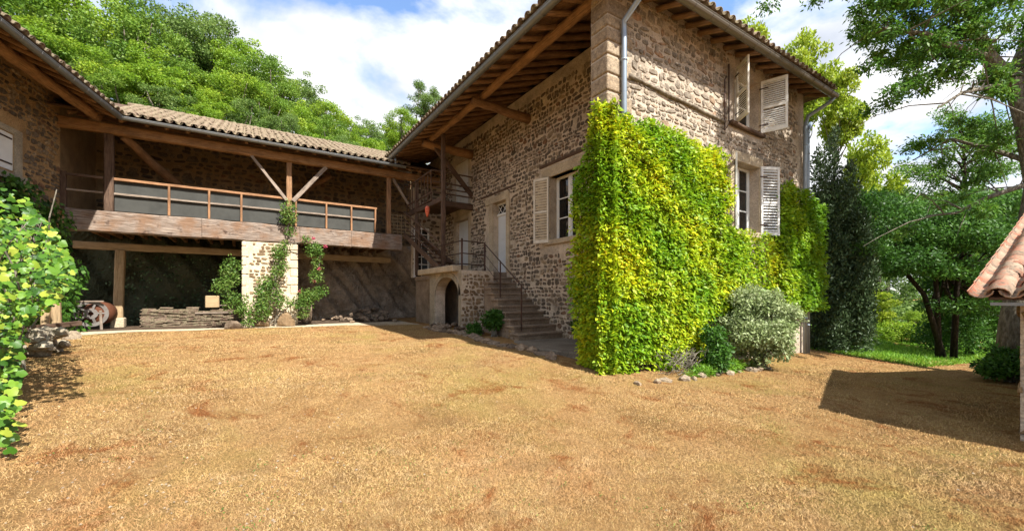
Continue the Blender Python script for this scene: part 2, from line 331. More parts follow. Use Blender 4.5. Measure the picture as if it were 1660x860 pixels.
def wall_with_holes(b, org, U, V, N, W, H, thick, holes):
    """flat wall (front sheet, back sheet and reveals) cut by rectangular openings"""
    org, U, V, N = Vector(org), Vector(U), Vector(V), Vector(N)
    us = sorted({0, W, *[h[0] for h in holes], *[h[1] for h in holes]}); vs_ = sorted({0, H, *[h[2] for h in holes], *[h[3] for h in holes]})
    P = lambda u, v, t: org+U*u+V*v-N*t
    for i in range(len(us)-1):
        for j in range(len(vs_)-1):
            u0, u1, v0, v1 = us[i], us[i+1], vs_[j], vs_[j+1]; cu, cv = (u0+u1)/2, (v0+v1)/2
            if any(h[0] < cu < h[1] and h[2] < cv < h[3] for h in holes): continue
            b.add([P(u0,v0,0),P(u1,v0,0),P(u1,v1,0),P(u0,v1,0),P(u0,v0,thick),P(u1,v0,thick),P(u1,v1,thick),P(u0,v1,thick)], [(0,1,2,3),(7,6,5,4)])
    rects = [(0, W, 0, H)]+[tuple(h[:4]) for h in holes]
    for (a, c, d, e) in rects:
        b.add([P(a,d,0),P(c,d,0),P(c,e,0),P(a,e,0),P(a,d,thick),P(c,d,thick),P(c,e,thick),P(a,e,thick)], [(0,1,5,4),(1,2,6,5),(2,3,7,6),(3,0,4,7)])
# ---- leaves
def leaf_mesh(name, P, D, Nn, L, Wd, rnd, mat, droop=0.0):
    P, D, Nn = map(lambda x: np.asarray(x, dtype=np.float64), (P, D, Nn)); n = len(P)
    D /= np.linalg.norm(D, axis=1, keepdims=True)+1e-9; Sd = np.cross(D, Nn); Sd /= np.linalg.norm(Sd, axis=1, keepdims=True)+1e-9
    Up = np.cross(Sd, D); L = np.broadcast_to(L, n)[:, None]; Wd = np.broadcast_to(Wd, n)[:, None]
    vs = np.empty((n, 4, 3)); mid = P+D*L*.45+Up*Wd*.18
    vs[:, 0] = P; vs[:, 1] = mid+Sd*Wd*.5; vs[:, 2] = P+D*L-Up*L*droop; vs[:, 3] = mid-Sd*Wd*.5
    me = bpy.data.meshes.new(name); me.vertices.add(4*n); me.vertices.foreach_set('co', vs.reshape(-1).astype(np.float32))
    me.loops.add(4*n); me.loops.foreach_set('vertex_index', np.arange(4*n, dtype=np.int32))
    me.polygons.add(n); me.polygons.foreach_set('loop_start', np.arange(0, 4*n, 4, dtype=np.int32)); me.polygons.foreach_set('loop_total', np.full(n, 4, dtype=np.int32))
    me.update(calc_edges=True); at = me.attributes.new('rnd', 'FLOAT', 'FACE'); at.data.foreach_set('value', np.clip(rnd, 0, 1).astype(np.float32))
    me.materials.append(M[mat]); return me
def rdir(n, up=0.0):
    d = rng.normal(size=(n, 3)); d[:, 2] += up; return d/np.linalg.norm(d, axis=1, keepdims=True)
def crown_mesh(name, n, blobs, mat, L, asp=.6, up=.35, hang=0.0, shell=.75, nout=.9):
    """blobs: (x,y,z,r[,flat]); leaves scattered in each blob, denser to its skin"""
    bl = np.array([(b+(1,))[:5] if len(b) == 4 else b for b in blobs], dtype=float); w = bl[:, 3]**2; w /= w.sum(); k = rng.choice(len(bl), n, p=w)
    d = rdir(n); r = (shell+(1-shell)*rng.random(n))*np.where(rng.random(n) < .25, rng.random(n), 1)*rng.normal(1, .13, n)
    P = bl[k, :3]+d*(r*bl[k, 3])[:, None]*np.stack([np.ones(n), np.ones(n), bl[k, 4]], 1)
    Dd = d*.6+rdir(n)*.9; Dd[:, 2] -= hang; Nn = rdir(n, up*2)*.8+d*nout
    rnd = rng.beta(2.2, 2.2, n)*.7+rng.random(len(bl))[k]*.3
    return leaf_mesh(name, P, Dd, Nn, L*rng.uniform(.6, 1.3, n), L*asp*rng.uniform(.7, 1.2, n), rnd, mat)
def blobs_ellipsoid(nb, rx, ry, rz, cz, br, flat=.75, inner=.35):
    o_ = []
    for i in range(nb):
        d = rdir(1)[0]; t = (inner+(1-inner)*random.random()**.6)
        o_.append((d[0]*rx*t, d[1]*ry*t, cz+d[2]*rz*t*(1 if d[2] > 0 else .8), br*random.uniform(.6, 1.25), flat))
    return o_
def branches(b, base, blobs, r0, frac=.3, n=6, nb=14):
    base = Vector(base)
    for bl in random.sample(blobs, min(nb, len(blobs))):
        e = Vector(bl[:3]); s = base+Vector((0, 0, random.uniform(-.2, .25)*(e.z-base.z))); m1 = s.lerp(e, .45)+Vector((random.uniform(-.1, .1), random.uniform(-.1, .1), -.06))*(e-s).length
        b.tube([s, m1, s.lerp(e, .8)+Vector((0, 0, .02)), e], [r0*frac, r0*frac*.6, r0*frac*.35, r0*frac*.12], n)

# ------------------------------------------------------------------ terrain
def interp(x, pts):
    if x <= pts[0][0]: return pts[0][1]
    for (a, u), (b, v) in zip(pts, pts[1:]):
        if x <= b: return u+(v-u)*(x-a)/(b-a)
    return pts[-1][1]
def gz(a, b):
    z = interp(b, [(-6, -1.62), (2, -1.57), (4.4, -1.44), (6.5, -1.22), (9, -1.13), (14, -1.06), (19, -1.05)])
    if a > 5: z -= min(.03*(a-5), .6)*max(0, min(1, (9-b)/3))
    if a > 15 and b > 3: z -= min(.6, (a-15)*.04)
    z += .015*math.sin(a*1.7+b*.6)*math.cos(b*1.3-a*.4)
    if b > 20.3:   # wooded slope behind the gallery
        t = b-20.3; z += max(0, min(1, (16-a)/14))*(4.5*min(1, t/1.2)+.42*t)*(1 if t < 45 else 45/t*1.0)
    if a < -6: z += 0
    return z
def ground_grid(xs, ys, off=0):
    b = MB(); b.v = [(x, y, gz(x, y)+off) for y in ys for x in xs]; nx = len(xs)
    b.f = [(j*nx+i, j*nx+i+1, (j+1)*nx+i+1, (j+1)*nx+i) for j in range(len(ys)-1) for i in range(nx-1)]; b.r = [.5]*len(b.f); return b
def span(lst):
    o_ = []
    for a, b, s in lst: o_ += list(np.arange(a, b, s))
    return [float(x) for x in o_]
xs = span([(-400, -60, 40), (-60, -12, 4), (-12, 18, .6), (18, 60, 3), (60, 401, 40)]); ys = span([(-300, -12, 36), (-12, 20, .6), (20, 24, .4), (24, 80, 4), (80, 401, 40)])
obj('ground', ground_grid(xs, ys).mesh('ground', True), 'dry_grass_ground', kind='structure')
# wooded slope skin
xs2 = span([(-60, 20, 2)]); ys2 = span([(20.9, 24, .6), (24, 70, 3)])
obj('hillside', ground_grid(xs2, ys2, .03).mesh('hill', True), 'hill_green', kind='structure')
gx = span([(-4.4, 5.5, .5)]); gb = MB()
def patch(name, poly_xy, mat, off, step=.5):
    xs_ = [p[0] for p in poly_xy]; ys_ = [p[1] for p in poly_xy]
    b = MB(); nx = int((max(xs_)-min(xs_))/step)+2; idx = {}
    def inside(x, y):
        c = False
        for (x0, y0), (x1, y1) in zip(poly_xy, poly_xy[1:]+poly_xy[:1]):
            if (y0 > y) != (y1 > y) and x < (x1-x0)*(y-y0)/(y1-y0)+x0: c = not c
        return c
    x = min(xs_)
    while x < max(xs_):
        y = min(ys_)
        while y < max(ys_):
            if inside(x+step/2, y+step/2):
                q = []
                for (u, v) in ((x, y), (x+step, y), (x+step, y+step), (x, y+step)):
                    kx = (round(u, 3), round(v, 3))
                    if kx not in idx: idx[kx] = len(b.v); b.v.append((u, v, gz(u, v)+off))
                    q.append(idx[kx])
                b.f.append(tuple(q)); b.r.append(.5)
            y += step
        x += step
    return obj(name, b.mesh(name, True), mat, kind='structure')
patch('gravel_path', [(-5, 15.0), (-3, 15.7), (0, 15.9), (3, 15.2), (5.4, 14.4), (5.4, 16.9), (-5, 16.9)], 'gravel', .008, .15)
patch('earth_floor', [(-4.6, 16.7), (5.6, 16.7), (5.6, 20.5), (-4.6, 20.5)], 'soil', .014, .5)
patch('green_lawn', [(14.5, 5.2), (17, 3.2), (30, 1), (45, -4), (60, 10), (60, 40), (20, 40), (14.3, 9)], 'green_lawn', .012, .5)

# dry grass blades, dense near the eye
def blade_field(name, n, dmin, dmax, mat, hh, kindlabel, inside, wf=1.0, hrange=(-62, 62), lean=.8):
    th = np.radians(rng.uniform(hrange[0], hrange[1], n)); d = dmin*(dmax/dmin)**rng.random(n)
    cx = np.sin(th)*d; cy = np.cos(th)*d; a = .84*cx+.543*cy; b = -.543*cx+.84*cy
    kp = inside(a, b); a, b, d = a[kp], b[kp], d[kp]; n = len(a)
    z = np.array([gz(x, y) for x, y in zip(a, b)])
    ln = hh*rng.uniform(.4, 1.2, n)*(1+d*.03); D = rdir(n, 0); D[:, 2] = np.abs(D[:, 2])*.5+rng.random(n)*lean; D /= np.linalg.norm(D, axis=1, keepdims=True)
    w = .0008*(1+d*.33)*wf; Sd = np.cross(D, rdir(n)); Sd /= np.linalg.norm(Sd, axis=1, keepdims=True)
    B = np.stack([a, b, z-.004], 1); vs = np.empty((n, 3, 3)); vs[:, 0] = B-Sd*w[:, None]; vs[:, 1] = B+Sd*w[:, None]; vs[:, 2] = B+D*ln[:, None]
    me = bpy.data.meshes.new(name); me.vertices.add(3*n); me.vertices.foreach_set('co', vs.reshape(-1).astype(np.float32))
    me.loops.add(3*n); me.loops.foreach_set('vertex_index', np.arange(3*n, dtype=np.int32)); me.polygons.add(n)
    me.polygons.foreach_set('loop_start', np.arange(0, 3*n, 3, dtype=np.int32)); me.polygons.foreach_set('loop_total', np.full(n, 3, dtype=np.int32))
    me.update(calc_edges=True); at = me.attributes.new('rnd', 'FLOAT', 'FACE'); at.data.foreach_set('value', rng.random(n).astype(np.float32))
    me.materials.append(M[mat]); obj(name, me, None, label=kindlabel, cat='grass', kind='stuff')
blade_field('dry_grass', 900000, 2.6, 18, 'straw', .030, 'short sun dried straw coloured grass of the courtyard lawn',
    lambda a, b: (b < 15.6+.3*np.sin(a*2)) & ~((a > 5.2) & (b > 5.0) & (a < 13.6)) & (a > -6) & ~((a > 14.8) & (b > 4.0)))
blade_field('green_grass', 70000, 11, 34, 'leaf_grass', .09, 'bright green grass growing beyond the far end of the house',
    lambda a, b: (a > 14.2) & (b > 3.0-(a-14.5)*.15) & ~((a < 13.6)), 3, (30, 62), 1.2)

P = []
for i in range(110):
    dd = 2.9*(13/2.9)**random.random(); th = R(random.uniform(-52, 50)); cx, cy = math.sin(th)*dd, math.cos(th)*dd; a, b_ = .84*cx+.543*cy, -.543*cx+.84*cy
    if a > 4.6 and b_ > 4.2: continue
    for q in range(random.randint(6, 26)): x, y = a+random.gauss(0, .06), b_+random.gauss(0, .06); P.append((x, y, gz(x, y)+random.uniform(.003, .02)))
P = np.array(P); n = len(P); dd_ = rdir(n); dd_[:, 2] = np.abs(dd_[:, 2])*.4
obj('lawn_weeds', leaf_mesh('weeds', P, dd_, np.tile([0, 0, 1.0], (n, 1))+rdir(n)*.4, rng.uniform(.01, .025, n), rng.uniform(.005, .011, n), rng.random(n), 'leaf_rose'), None, label='tiny green weeds scattered through the dry lawn', cat='weeds', kind='stuff')
P = []; pb = MB()
for i in range(420):
    dd = 2.9*(7/2.9)**random.random(); th = R(random.uniform(-52, -22) if i % 6 else random.uniform(-52, 50)); cx, cy = math.sin(th)*dd, math.cos(th)*dd; a, b_ = .84*cx+.543*cy, -.543*cx+.84*cy
    if a > 4.6 and b_ > 4.2: continue
    r_ = random.uniform(.004, .013); z = gz(a, b_)+r_*.3; vs = [(a+r_*random.uniform(.7, 1.3)*math.cos(t), b_+r_*random.uniform(.7, 1.3)*math.sin(t), z) for t in (0, 1.25, 2.5, 3.8, 5.0)]
    pb.add(vs+[(a, b_, z+r_*.9)], [(j, (j+1) % 5, 5) for j in range(5)], random.random())
obj('pebbles', pb.mesh('pebbles'), 'quoin', label='small pale pebbles lying in the dry grass', cat='pebbles', kind='stuff')

# ------------------------------------------------------------------ farmhouse
AW, AN, BW = 7.2, 5.43, 5.245       # shaded wall plane, end of the corner nib, sunny wall plane
AE, BE, ZE = 4.77, 4.62, 5.35       # eave lines and height
AR, BB = 13.17, 18.6                # far end of sunny wall, far end of shaded wall
ZB = -1.9
SL = .36
house = thing('farmhouse', 'two storey rubble stone farmhouse with deep wooden eaves and creeper on its corner', 'house', (9, 9, -1.3))
# shaded wall (faces -x): u runs toward -y? use U=+y, N=-x
X_, Y_, Z_ = Vector((1, 0, 0)), Vector((0, 1, 0)), Vector((0, 0, 1))
BS = BW+.424
hl = [(7.98-BS, 9.13-BS, 1.57-ZB, 3.33-ZB), (11.45-BS, 12.32-BS, .77-ZB, 3.18-ZB), (14.2-BS, 15.3-BS, .77-ZB, 3.0-ZB), (14.2-BS, 15.5-BS, 3.5-ZB, 5.35-ZB)]
b = MB(); wall_with_holes(b, (AW, BS, ZB), Y_, Z_, -X_, BB-BS, 6.2-ZB, .5, hl)
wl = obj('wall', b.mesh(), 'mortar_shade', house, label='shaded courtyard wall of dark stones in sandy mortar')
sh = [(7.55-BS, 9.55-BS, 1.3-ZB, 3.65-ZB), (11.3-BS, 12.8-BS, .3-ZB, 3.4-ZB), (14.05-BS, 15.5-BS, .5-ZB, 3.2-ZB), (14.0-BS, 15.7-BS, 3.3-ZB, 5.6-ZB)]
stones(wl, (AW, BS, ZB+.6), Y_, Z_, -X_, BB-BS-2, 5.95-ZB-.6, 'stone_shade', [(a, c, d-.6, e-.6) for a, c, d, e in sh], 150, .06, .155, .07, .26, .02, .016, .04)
# sunny wall
hr = [(9.61-AN, 10.7-AN, 1.55-ZB, 3.16-ZB), (9.61-AN, 10.7-AN, 4.05-ZB, 5.28-ZB)]
b = MB(); wall_with_holes(b, (AN, BW, ZB), X_, Z_, -Y_, AR-AN, 5.75-ZB, .42, hr)
b.box(AR-.5, AR, BW+.421, BB, ZB, 5.7)     # far end wall
b.box(AR-.5, AR, BW+.43, BB, 5.7, 5.71)
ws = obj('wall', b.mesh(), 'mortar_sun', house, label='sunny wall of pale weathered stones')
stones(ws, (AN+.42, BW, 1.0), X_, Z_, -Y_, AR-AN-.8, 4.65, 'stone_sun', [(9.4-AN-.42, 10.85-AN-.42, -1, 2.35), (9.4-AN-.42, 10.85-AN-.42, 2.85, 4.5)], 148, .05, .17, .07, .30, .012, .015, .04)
# quoins on the nib: end face and front face
zq = [2.2]
while zq[-1] < 5.5: zq.append(zq[-1]+random.uniform(.2, .42))
for tag_, (z, z_n) in enumerate(zip(zq, zq[1:])):
    h = z_n-z-.035
    w = random.uniform(.3, .42) if tag_ % 2 else random.uniform(.5, .66)
    b = MB(); b.add([(AN-.03, BW-.03, z), (AN+w, BW-.03, z+.01), (AN+w, BW+.3, z), (AN-.03, BW+.41, z), (AN-.035, BW-.035, z+h), (AN+w, BW-.028, z+h), (AN+w, BW+.3, z+h), (AN-.028, BW+.415, z+h)],
                    [(0,3,2,1),(4,5,6,7),(0,1,5,4),(1,2,6,5),(2,3,7,6),(3,0,4,7)], random.random())
    me = b.mesh(); o = obj('quoin', me, 'quoin', ws)
    md = o.modifiers.new('b', 'BEVEL'); md.width = .035; md.segments = 3
# weathered ledge along the sunny wall
b = MB(); pts = [(5.95+i*.4, BW-.03+random.uniform(-.01, .01), 4.08-.015*i+random.uniform(-.015, .015)) for i in range(9)]
b.tube(pts, [.035+random.uniform(-.008, .015) for _ in pts], 7); obj('ledge', b.mesh('l', True), 'stone_sun', house, None)
# dressed surrounds: window on the shaded wall
def frame_boxes(name, parts, mat, parent, label=None, bev=.012):
    for p in parts:
        b = MB(); b.box(*p); o = obj(name, b.mesh(), mat, parent, label=label); md = o.modifiers.new('b', 'BEVEL'); md.width = bev; md.segments = 1
frame_boxes('lintel', [(AW-.05, AW+.2, 7.62, 9.5, 3.33, 3.6)], 'dressed', house)
frame_boxes('timber_slit', [(AW-.035, AW+.1, 7.5, 9.62, 3.68, 3.76)], 'wood_dark', house, bev=.004)
frame_boxes('jamb', [(AW-.03, AW+.3, 9.132, 9.4, 1.5, 3.328), (AW-.03, AW+.3, 7.7, 7.978, 1.5, 3.328)], 'dressed', house)
frame_boxes('window_sill', [(AW-.07, AW+.35, 7.75, 9.36, 1.43, 1.568)], 'dressed', house)
# main door surround
frame_boxes('lintel', [(AW-.05, AW+.2, 11.28, 12.82, 3.182, 3.42)], 'dressed', house)
frame_boxes('jamb', [(AW-.05, AW+.3, 11.24, 11.448, .772, 3.18), (AW-.05, AW+.3, 12.322, 12.56, .772, 3.18)], 'dressed', house)
frame_boxes('timber_slit', [(AW-.03, AW+.1, 10.9, 13.2, 3.5, 3.56)], 'wood_dark', house, bev=.004)
# second door surround
frame_boxes('jamb', [(AW-.04, AW+.3, 14.0, 14.198, .772, 3.0), (AW-.04, AW+.3, 15.302, 15.5, .772, 3.0), (AW-.04, AW+.3, 14.0, 14.198, 3.52, 5.35)], 'dressed', house)
frame_boxes('lintel', [(AW-.04, AW+.3, 13.98, 15.52, 3.002, 3.2)], 'dressed', house)
def bar_window(name, parent, org, U, N, W, H, rows, mid=True, back=.2, mat='paint_white'):
    """casement set back in its opening: frame, mullion, glazing bars, panes"""
    org, U, N = Vector(org), Vector(U), Vector(N); w_ = thing_part(name, parent, org)
    def bx(nm, u0, u1, v0, v1, t0, t1, mt):
        b = MB(); P = [org+U*u+Z_*v-N*t for t in (t0, t1) for (u, v) in ((u0, v0), (u1, v0), (u1, v1), (u0, v1))]
        b.add(P, [(0,1,2,3),(7,6,5,4),(0,4,5,1),(1,5,6,2),(2,6,7,3),(3,7,4,0)]); return obj(nm, b.mesh(), mt, w_)
    f = .055; t0, t1 = back, back+.06
    bx('frame', 0, f, 0, H, t0, t1, mat); bx('frame', W-f, W, 0, H, t0, t1, mat)
    bx('frame', f, W-f, 0, f, t0, t1, mat); bx('frame', f, W-f, H-f, H, t0, t1, mat)
    cols = [(f, W-f)]
    if mid: bx('mullion', W/2-.045, W/2+.045, f, H-f, t0-.01, t1, mat); cols = [(f, W/2-.045), (W/2+.045, W-f)]
    for (c0, c1) in cols:
        st = .04; bx('sash', c0, c0+st, f, H-f, t0+.01, t1-.01, mat); bx('sash', c1-st, c1, f, H-f, t0+.01, t1-.01, mat)
        ph = (H-2*f)/rows
        for r_ in range(rows):
            z0, z1 = f+ph*r_, f+ph*(r_+1)
            if r_: bx('glazing_bar', c0+st, c1-st, z0-.015, z0+.015, t0+.012, t1-.012, mat)
            bx('pane', c0+st, c1-st, z0+.015, z1-.015, t0+.03, t0+.036, 'glass')
    return w_
def thing_part(name, parent, loc):
    b = MB(); b.box(-.01, .01, -.01, .01, -.01, .01); o = bpy.data.objects.new(name, None); COL.objects.link(o); place(o, parent, Matrix.Translation(Vector(loc))); return o
bar_window('window', house, (AW, 7.98, 1.57), Y_, -X_, 1.15, 1.76, 3, True, .22)
bar_window('window', house, (9.61, BW, 1.55), X_, -Y_, 1.09, 1.61, 3, True, .22)
bar_window('window', house, (9.61, BW, 4.05), X_, -Y_, 1.09, 1.23, 2, True, .22)
frame_boxes('lintel', [(9.45, 10.86, BW-.04, BW+.2, 3.162, 3.4)], 'dressed', house)
frame_boxes('jamb', [(9.4, 9.608, BW-.03, BW+.3, 1.5, 3.16), (10.702, 10.86, BW-.03, BW+.3, 1.5, 3.16), (10.702, 10.84, BW-.03, BW+.3, 4.1, 5.28)], 'dressed', house)
frame_boxes('window_sill', [(9.45, 10.85, BW-.06, BW+.3, 1.42, 1.548)], 'dressed', house)
log('window_sill', (9.35, BW-.07, 4.0), (10.85, BW-.07, 3.98), .06, .055, 'wood_dark', house)
# near-black sheets behind the openings, the rooms' shade put into their colour
b = MB(); b.box(AW+.52, AW+.6, 6, 17, -1, 6.1); b.box(9.0, 11.3, BW+.6, BW+.7, 1, 5.6); obj('interior_shade_sheet', b.mesh(), 'room_shade_black', house)
# doors
def panel_door(name, parent, x, y0, y1, z0, z1, mat, split=.56, label=None):
    b = MB(); b.box(x, x+.04, y0, y1, z0, z1); d_ = obj(name, b.mesh(), mat, parent, label=label); w = y1-y0; h = z1-z0
    for (a0, a1) in ((.08, split-.03), (split+.03, .95)):
        for (c0, c1) in ((.09, .46), (.54, .91)):
            Y0, Y1, Z0, Z1 = y0+w*c0, y0+w*c1, z0+h*a0, z0+h*a1
            b = MB(); b.box(x-.012, x-.001, Y0, Y1, Z0, Z1); o = obj('panel', b.mesh(), mat, d_); md = o.modifiers.new('b', 'BEVEL'); md.width = .01; md.segments = 1
    b = MB(); b.tube([(x, y0+.06, z0+h*.47), (x-.06, y0+.06, z0+h*.47), (x-.06, y0+.16, z0+h*.47)], .01, 6); obj('handle', b.mesh(), 'iron', d_)
    return d_
panel_door('door', house, AW+.2, 11.45, 12.32, .775, 2.76, 'door_white')
b = MB(); b.box(AW+.16, AW+.25, 11.45, 12.32, 2.76, 2.83); b.box(AW+.16, AW+.25, 11.45, 12.32, 3.13, 3.18)
for t in (0, 1, 2):
    y = 11.45+.29*t
    b.tube([(AW+.2, y, 2.83), (AW+.2, y+.29, 3.13)], .012, 5); b.tube([(AW+.2, y+.29, 2.83), (AW+.2, y, 3.13)], .012, 5)
tr_ = obj('transom', b.mesh(), 'paint_white', house); b = MB(); b.box(AW+.23, AW+.235, 11.45, 12.32, 2.83, 3.13); obj('pane', b.mesh(), 'glass', tr_)
panel_door('door', house, AW+.12, 14.2, 15.3, .775, 2.98, 'door_white', .5)
d2 = panel_door('door', house, AW+.06, 14.2, 14.9, 3.5, 5.34, 'shutter_cream', .5, 'cream upper door onto the little balcony'); panel_door('door', house, AW+.06, 14.905, 15.49, 3.5, 5.34, 'shutter_cream', .5, 'cream upper door onto the little balcony')
# shutters
def shutter(hinge, ang, W, H, mat, label, slats=22, rail_at=(.48,), tilt=-.7):
    """leaf hinged at point hinge (lower corner), swinging in the horizontal direction ang (radians, world)"""
    m = Matrix.Translation(Vector(hinge)) @ Matrix.Rotation(ang, 4, 'Z')
    b = MB(); st = .05; T = .018
    b.box(0, st, -T, T, 0, H); b.box(W-st, W, -T, T, 0, H); b.box(st, W-st, -T, T, 0, .09); b.box(st, W-st, -T, T, H-.07, H)
    for r_ in rail_at: b.box(st, W-st, -T, T, H*r_-.03, H*r_+.03)
    s_ = obj('shutter', b.mesh(), mat, house, m, label=label)
    sb = MB(); sb.box(0, W-2*st, -.005, .005, -.024, .024); sm = sb.mesh('slat'); sm.materials.append(M[mat])
    n_ = slats
    for i in range(n_):
        z = .09+(H-.16)*(i+.5)/n_
        if any(abs(z-H*r_) < .045 for r_ in rail_at): continue
        obj('slat', sm, None, s_, m @ Matrix.Translation((st, 0, z)) @ Matrix.Rotation(tilt, 4, 'X'))
    b = MB()
    for z in (H*.15, H*.85): b.box(-.03, .16, -T-.008, -T-.001, z-.014, z+.014)
    obj('hinge_strap', b.mesh(), 'iron', s_, m)
shutter((AW-.06, 9.14, 1.5), math.atan2(.9, -.35), .5, 1.84, 'shutter_cream', 'cream louvred shutter folded back beside the window')
shutter((10.72, BW-.05, 1.5), math.atan2(-.43, .9), .5, 1.70, 'shutter_white', 'white louvred shutter of the lower window')
shutter((9.6, BW-.05, 1.5), math.atan2(-.476, -.88), .5, 1.70, 'shutter_white', 'white lower shutter seen edge on beside the creeper')
shutter((10.72, BW-.05, 4.02), math.atan2(-.95, .3), .56, 1.28, 'shutter_white', 'white louvred upper shutter swung out')
shutter((9.6, BW-.05, 4.02), math.atan2(-.8, -.6), .56, 1.28, 'shutter_cream', 'weathered cream upper shutter swung out')
# roof deck (hip), gutters, rafters, purlin, brackets
am, bm = (AE+14.0)/2, (BE+BB)/2
def deck(name, pts, z_off, th, mat, parent, label=None):
    b = MB(); n = len(pts); b.add([(x, y, z+z_off) for x, y, z in pts]+[(x, y, z+z_off+th) for x, y, z in pts], [tuple(range(n))[::-1], tuple(range(n, 2*n))]+[(i, (i+1) % n, n+(i+1) % n, n+i) for i in range(n)])
    return obj(name, b.mesh(), mat, parent, label=label)
RZ = lambda d: ZE+.17+SL*d
hw = (13.45-AE)/2; ridge = RZ(hw)
P0 = (AE, BE, RZ(0)); P1 = (13.45, BE, RZ(0)); P2 = (13.45, BB+.5, RZ(0)); P3 = (AE, BB+.5, RZ(0)); Ra = (AE+hw, BE+hw, ridge); Rb = (AE+hw, BB+.5, ridge)
roof = deck('roof', [P0, Ra, Rb, P3][::-1], 0, .05, 'wood_dark', house); deck('roof_plane', [P0, P1, Ra], 0, .05, 'wood_dark', roof); deck('roof_plane', [P1, P2, Rb, Ra], 0, .05, 'wood_dark', roof)
# planking seen between the rafters
for i in range(11):
    a0 = AE+.02+i*.225; z0 = RZ(a0-AE)-.025
    b = MB(); n_ = 1; b.add([(a0, BE+(a0-AE)+.05, z0), (a0+.215, BE+(a0-AE)+.26, z0+SL*.215), (a0+.215, BB, z0+SL*.215), (a0, BB, z0), (a0, BE+(a0-AE)+.05, z0+.018), (a0+.215, BE+(a0-AE)+.26, z0+SL*.215+.018), (a0+.215, BB, z0+SL*.215+.018), (a0, BB, z0+.018)], [(0,1,2,3),(7,6,5,4),(0,4,5,1),(1,5,6,2),(2,6,7,3),(3,7,4,0)])
    obj('roof_board', b.mesh(), 'wood_log', roof)
y = 5.0
while y < BB:
    d0 = random.uniform(-.02, .04); lim = max(0, 0)
    log('rafter', (AE+.06+d0, y+random.uniform(-.03, .03), ZE+.085), (AW+.3, y+random.uniform(-.06, .06), ZE+.085+SL*(AW+.3-AE)), .055, .075, 'wood_log', roof, .018, n=8)
    y += random.uniform(.36, .48)
x = 5.15
while x < 13.4:
    log('rafter', (x, BE+.05, ZE+.085), (x+random.uniform(-.03, .03), BW+.25, ZE+.085+SL*(BW+.25-BE)), .055, .065, 'wood_log', roof, .01, n=8)
    x += random.uniform(.4, .5)
log('purlin', (5.50, 5.3, 5.55), (5.56, 10.2, 5.60), .115, .11, 'wood_warm', house, .012, n=12)
log('purlin', (5.56, 10.15, 5.56), (5.54, 14.2, 5.60), .11, .10, 'wood_warm', house, .012, n=12)
log('bracket', (5.28, 10.2, 5.43), (7.3, 10.2, 5.36), .10, .15, 'wood_log', house, .02, n=12)
log('bracket', (5.25, 13.95, 5.40), (7.3, 13.95, 5.34), .12, .17, 'wood_warm', house, .02, n=12)
beam('brace', (5.5, 13.92, 5.55), (7.2, 13.92, 3.78), .13, .15, 'wood_dark', house)
# tiles
def tile_variant(mat, r0=.095, r1=.078, L=.46):
    b = MB(); n = 6; vs = []
    for (x, r) in ((0, r0), (L, r1)):
        for rr in (r, r-.014):
            for i in range(n+1):
                a = math.pi*i/n; vs.append((x, math.cos(a)*rr, math.sin(a)*rr*.85))
    m_ = n+1; fs = []
    for i in range(n):
        fs += [(i, 2*m_+i, 2*m_+i+1, i+1), (m_+i+1, 3*m_+i+1, 3*m_+i, m_+i), (i, i+1, m_+i+1, m_+i)]
    b.add(vs, fs); me = b.mesh('tile', True); me.materials.append(M[mat]); return me, vs, fs
TILE, tv, tf = tile_variant('tile_mat'); TRED, tvr, tfr = tile_variant('tile_red', .105, .088, .48)
def tile_field(parent, org, U, Sv, nu, rows, pitch, expo, me, vs, fs, nind, mat, jit=.012, cond=None):
    """org eave corner, U along the eave, Sv unit up-slope vector"""
    org, U, Sv = Vector(org), Vector(U), Vector(Sv); N = U.cross(Sv).normalized()
    if N.z < 0: N = -N
    Yv = N.cross(Sv); rest = MB(); cnt = 0
    for r_ in range(rows):
        for c_ in range(nu):
            if cond and not cond(c_*pitch, r_*expo): continue
            p = org+U*(pitch*(c_+.5)+random.uniform(-jit, jit))+Sv*(expo*r_+random.uniform(-jit, jit))+N*(.012+random.uniform(0, .012))
            m = Matrix.Translation(p) @ Matrix((Sv, Yv, N)).transposed().to_4x4() @ Matrix.Rotation(-.035+random.uniform(-.015, .015), 4, 'Y') @ Matrix.Rotation(random.uniform(-.03, .03), 4, 'Z')
            if cnt < nind: obj('tile', me, None, parent, m); cnt += 1
            else: rest.add([m @ Vector(v) for v in vs], fs)
            # channel tile between covers
            q = org+U*(pitch*(c_+1))+Sv*(expo*r_)+N*.075
            m2 = Matrix.Translation(q) @ Matrix((Sv, -Yv, -N)).transposed().to_4x4()
            rest.add([m2 @ Vector(v) for v in vs], fs)
    if rest.v: obj('channel_tile', rest.mesh('tiles', True), mat, parent, kind='stuff')
SLn = math.sqrt(1+SL*SL)
tile_field(roof, (AE-.07, BE+.1, RZ(0)+.045), Y_, (1/SLn, 0, SL/SLn), 56, 3, .235, .35, TILE, tv, tf, 56, 'tile_mat')
tile_field(roof, (AE+.1, BE-.07, RZ(0)+.045), X_, (0, 1/SLn, SL/SLn), 36, 3, .235, .35, TILE, tv, tf, 108, 'tile_mat')
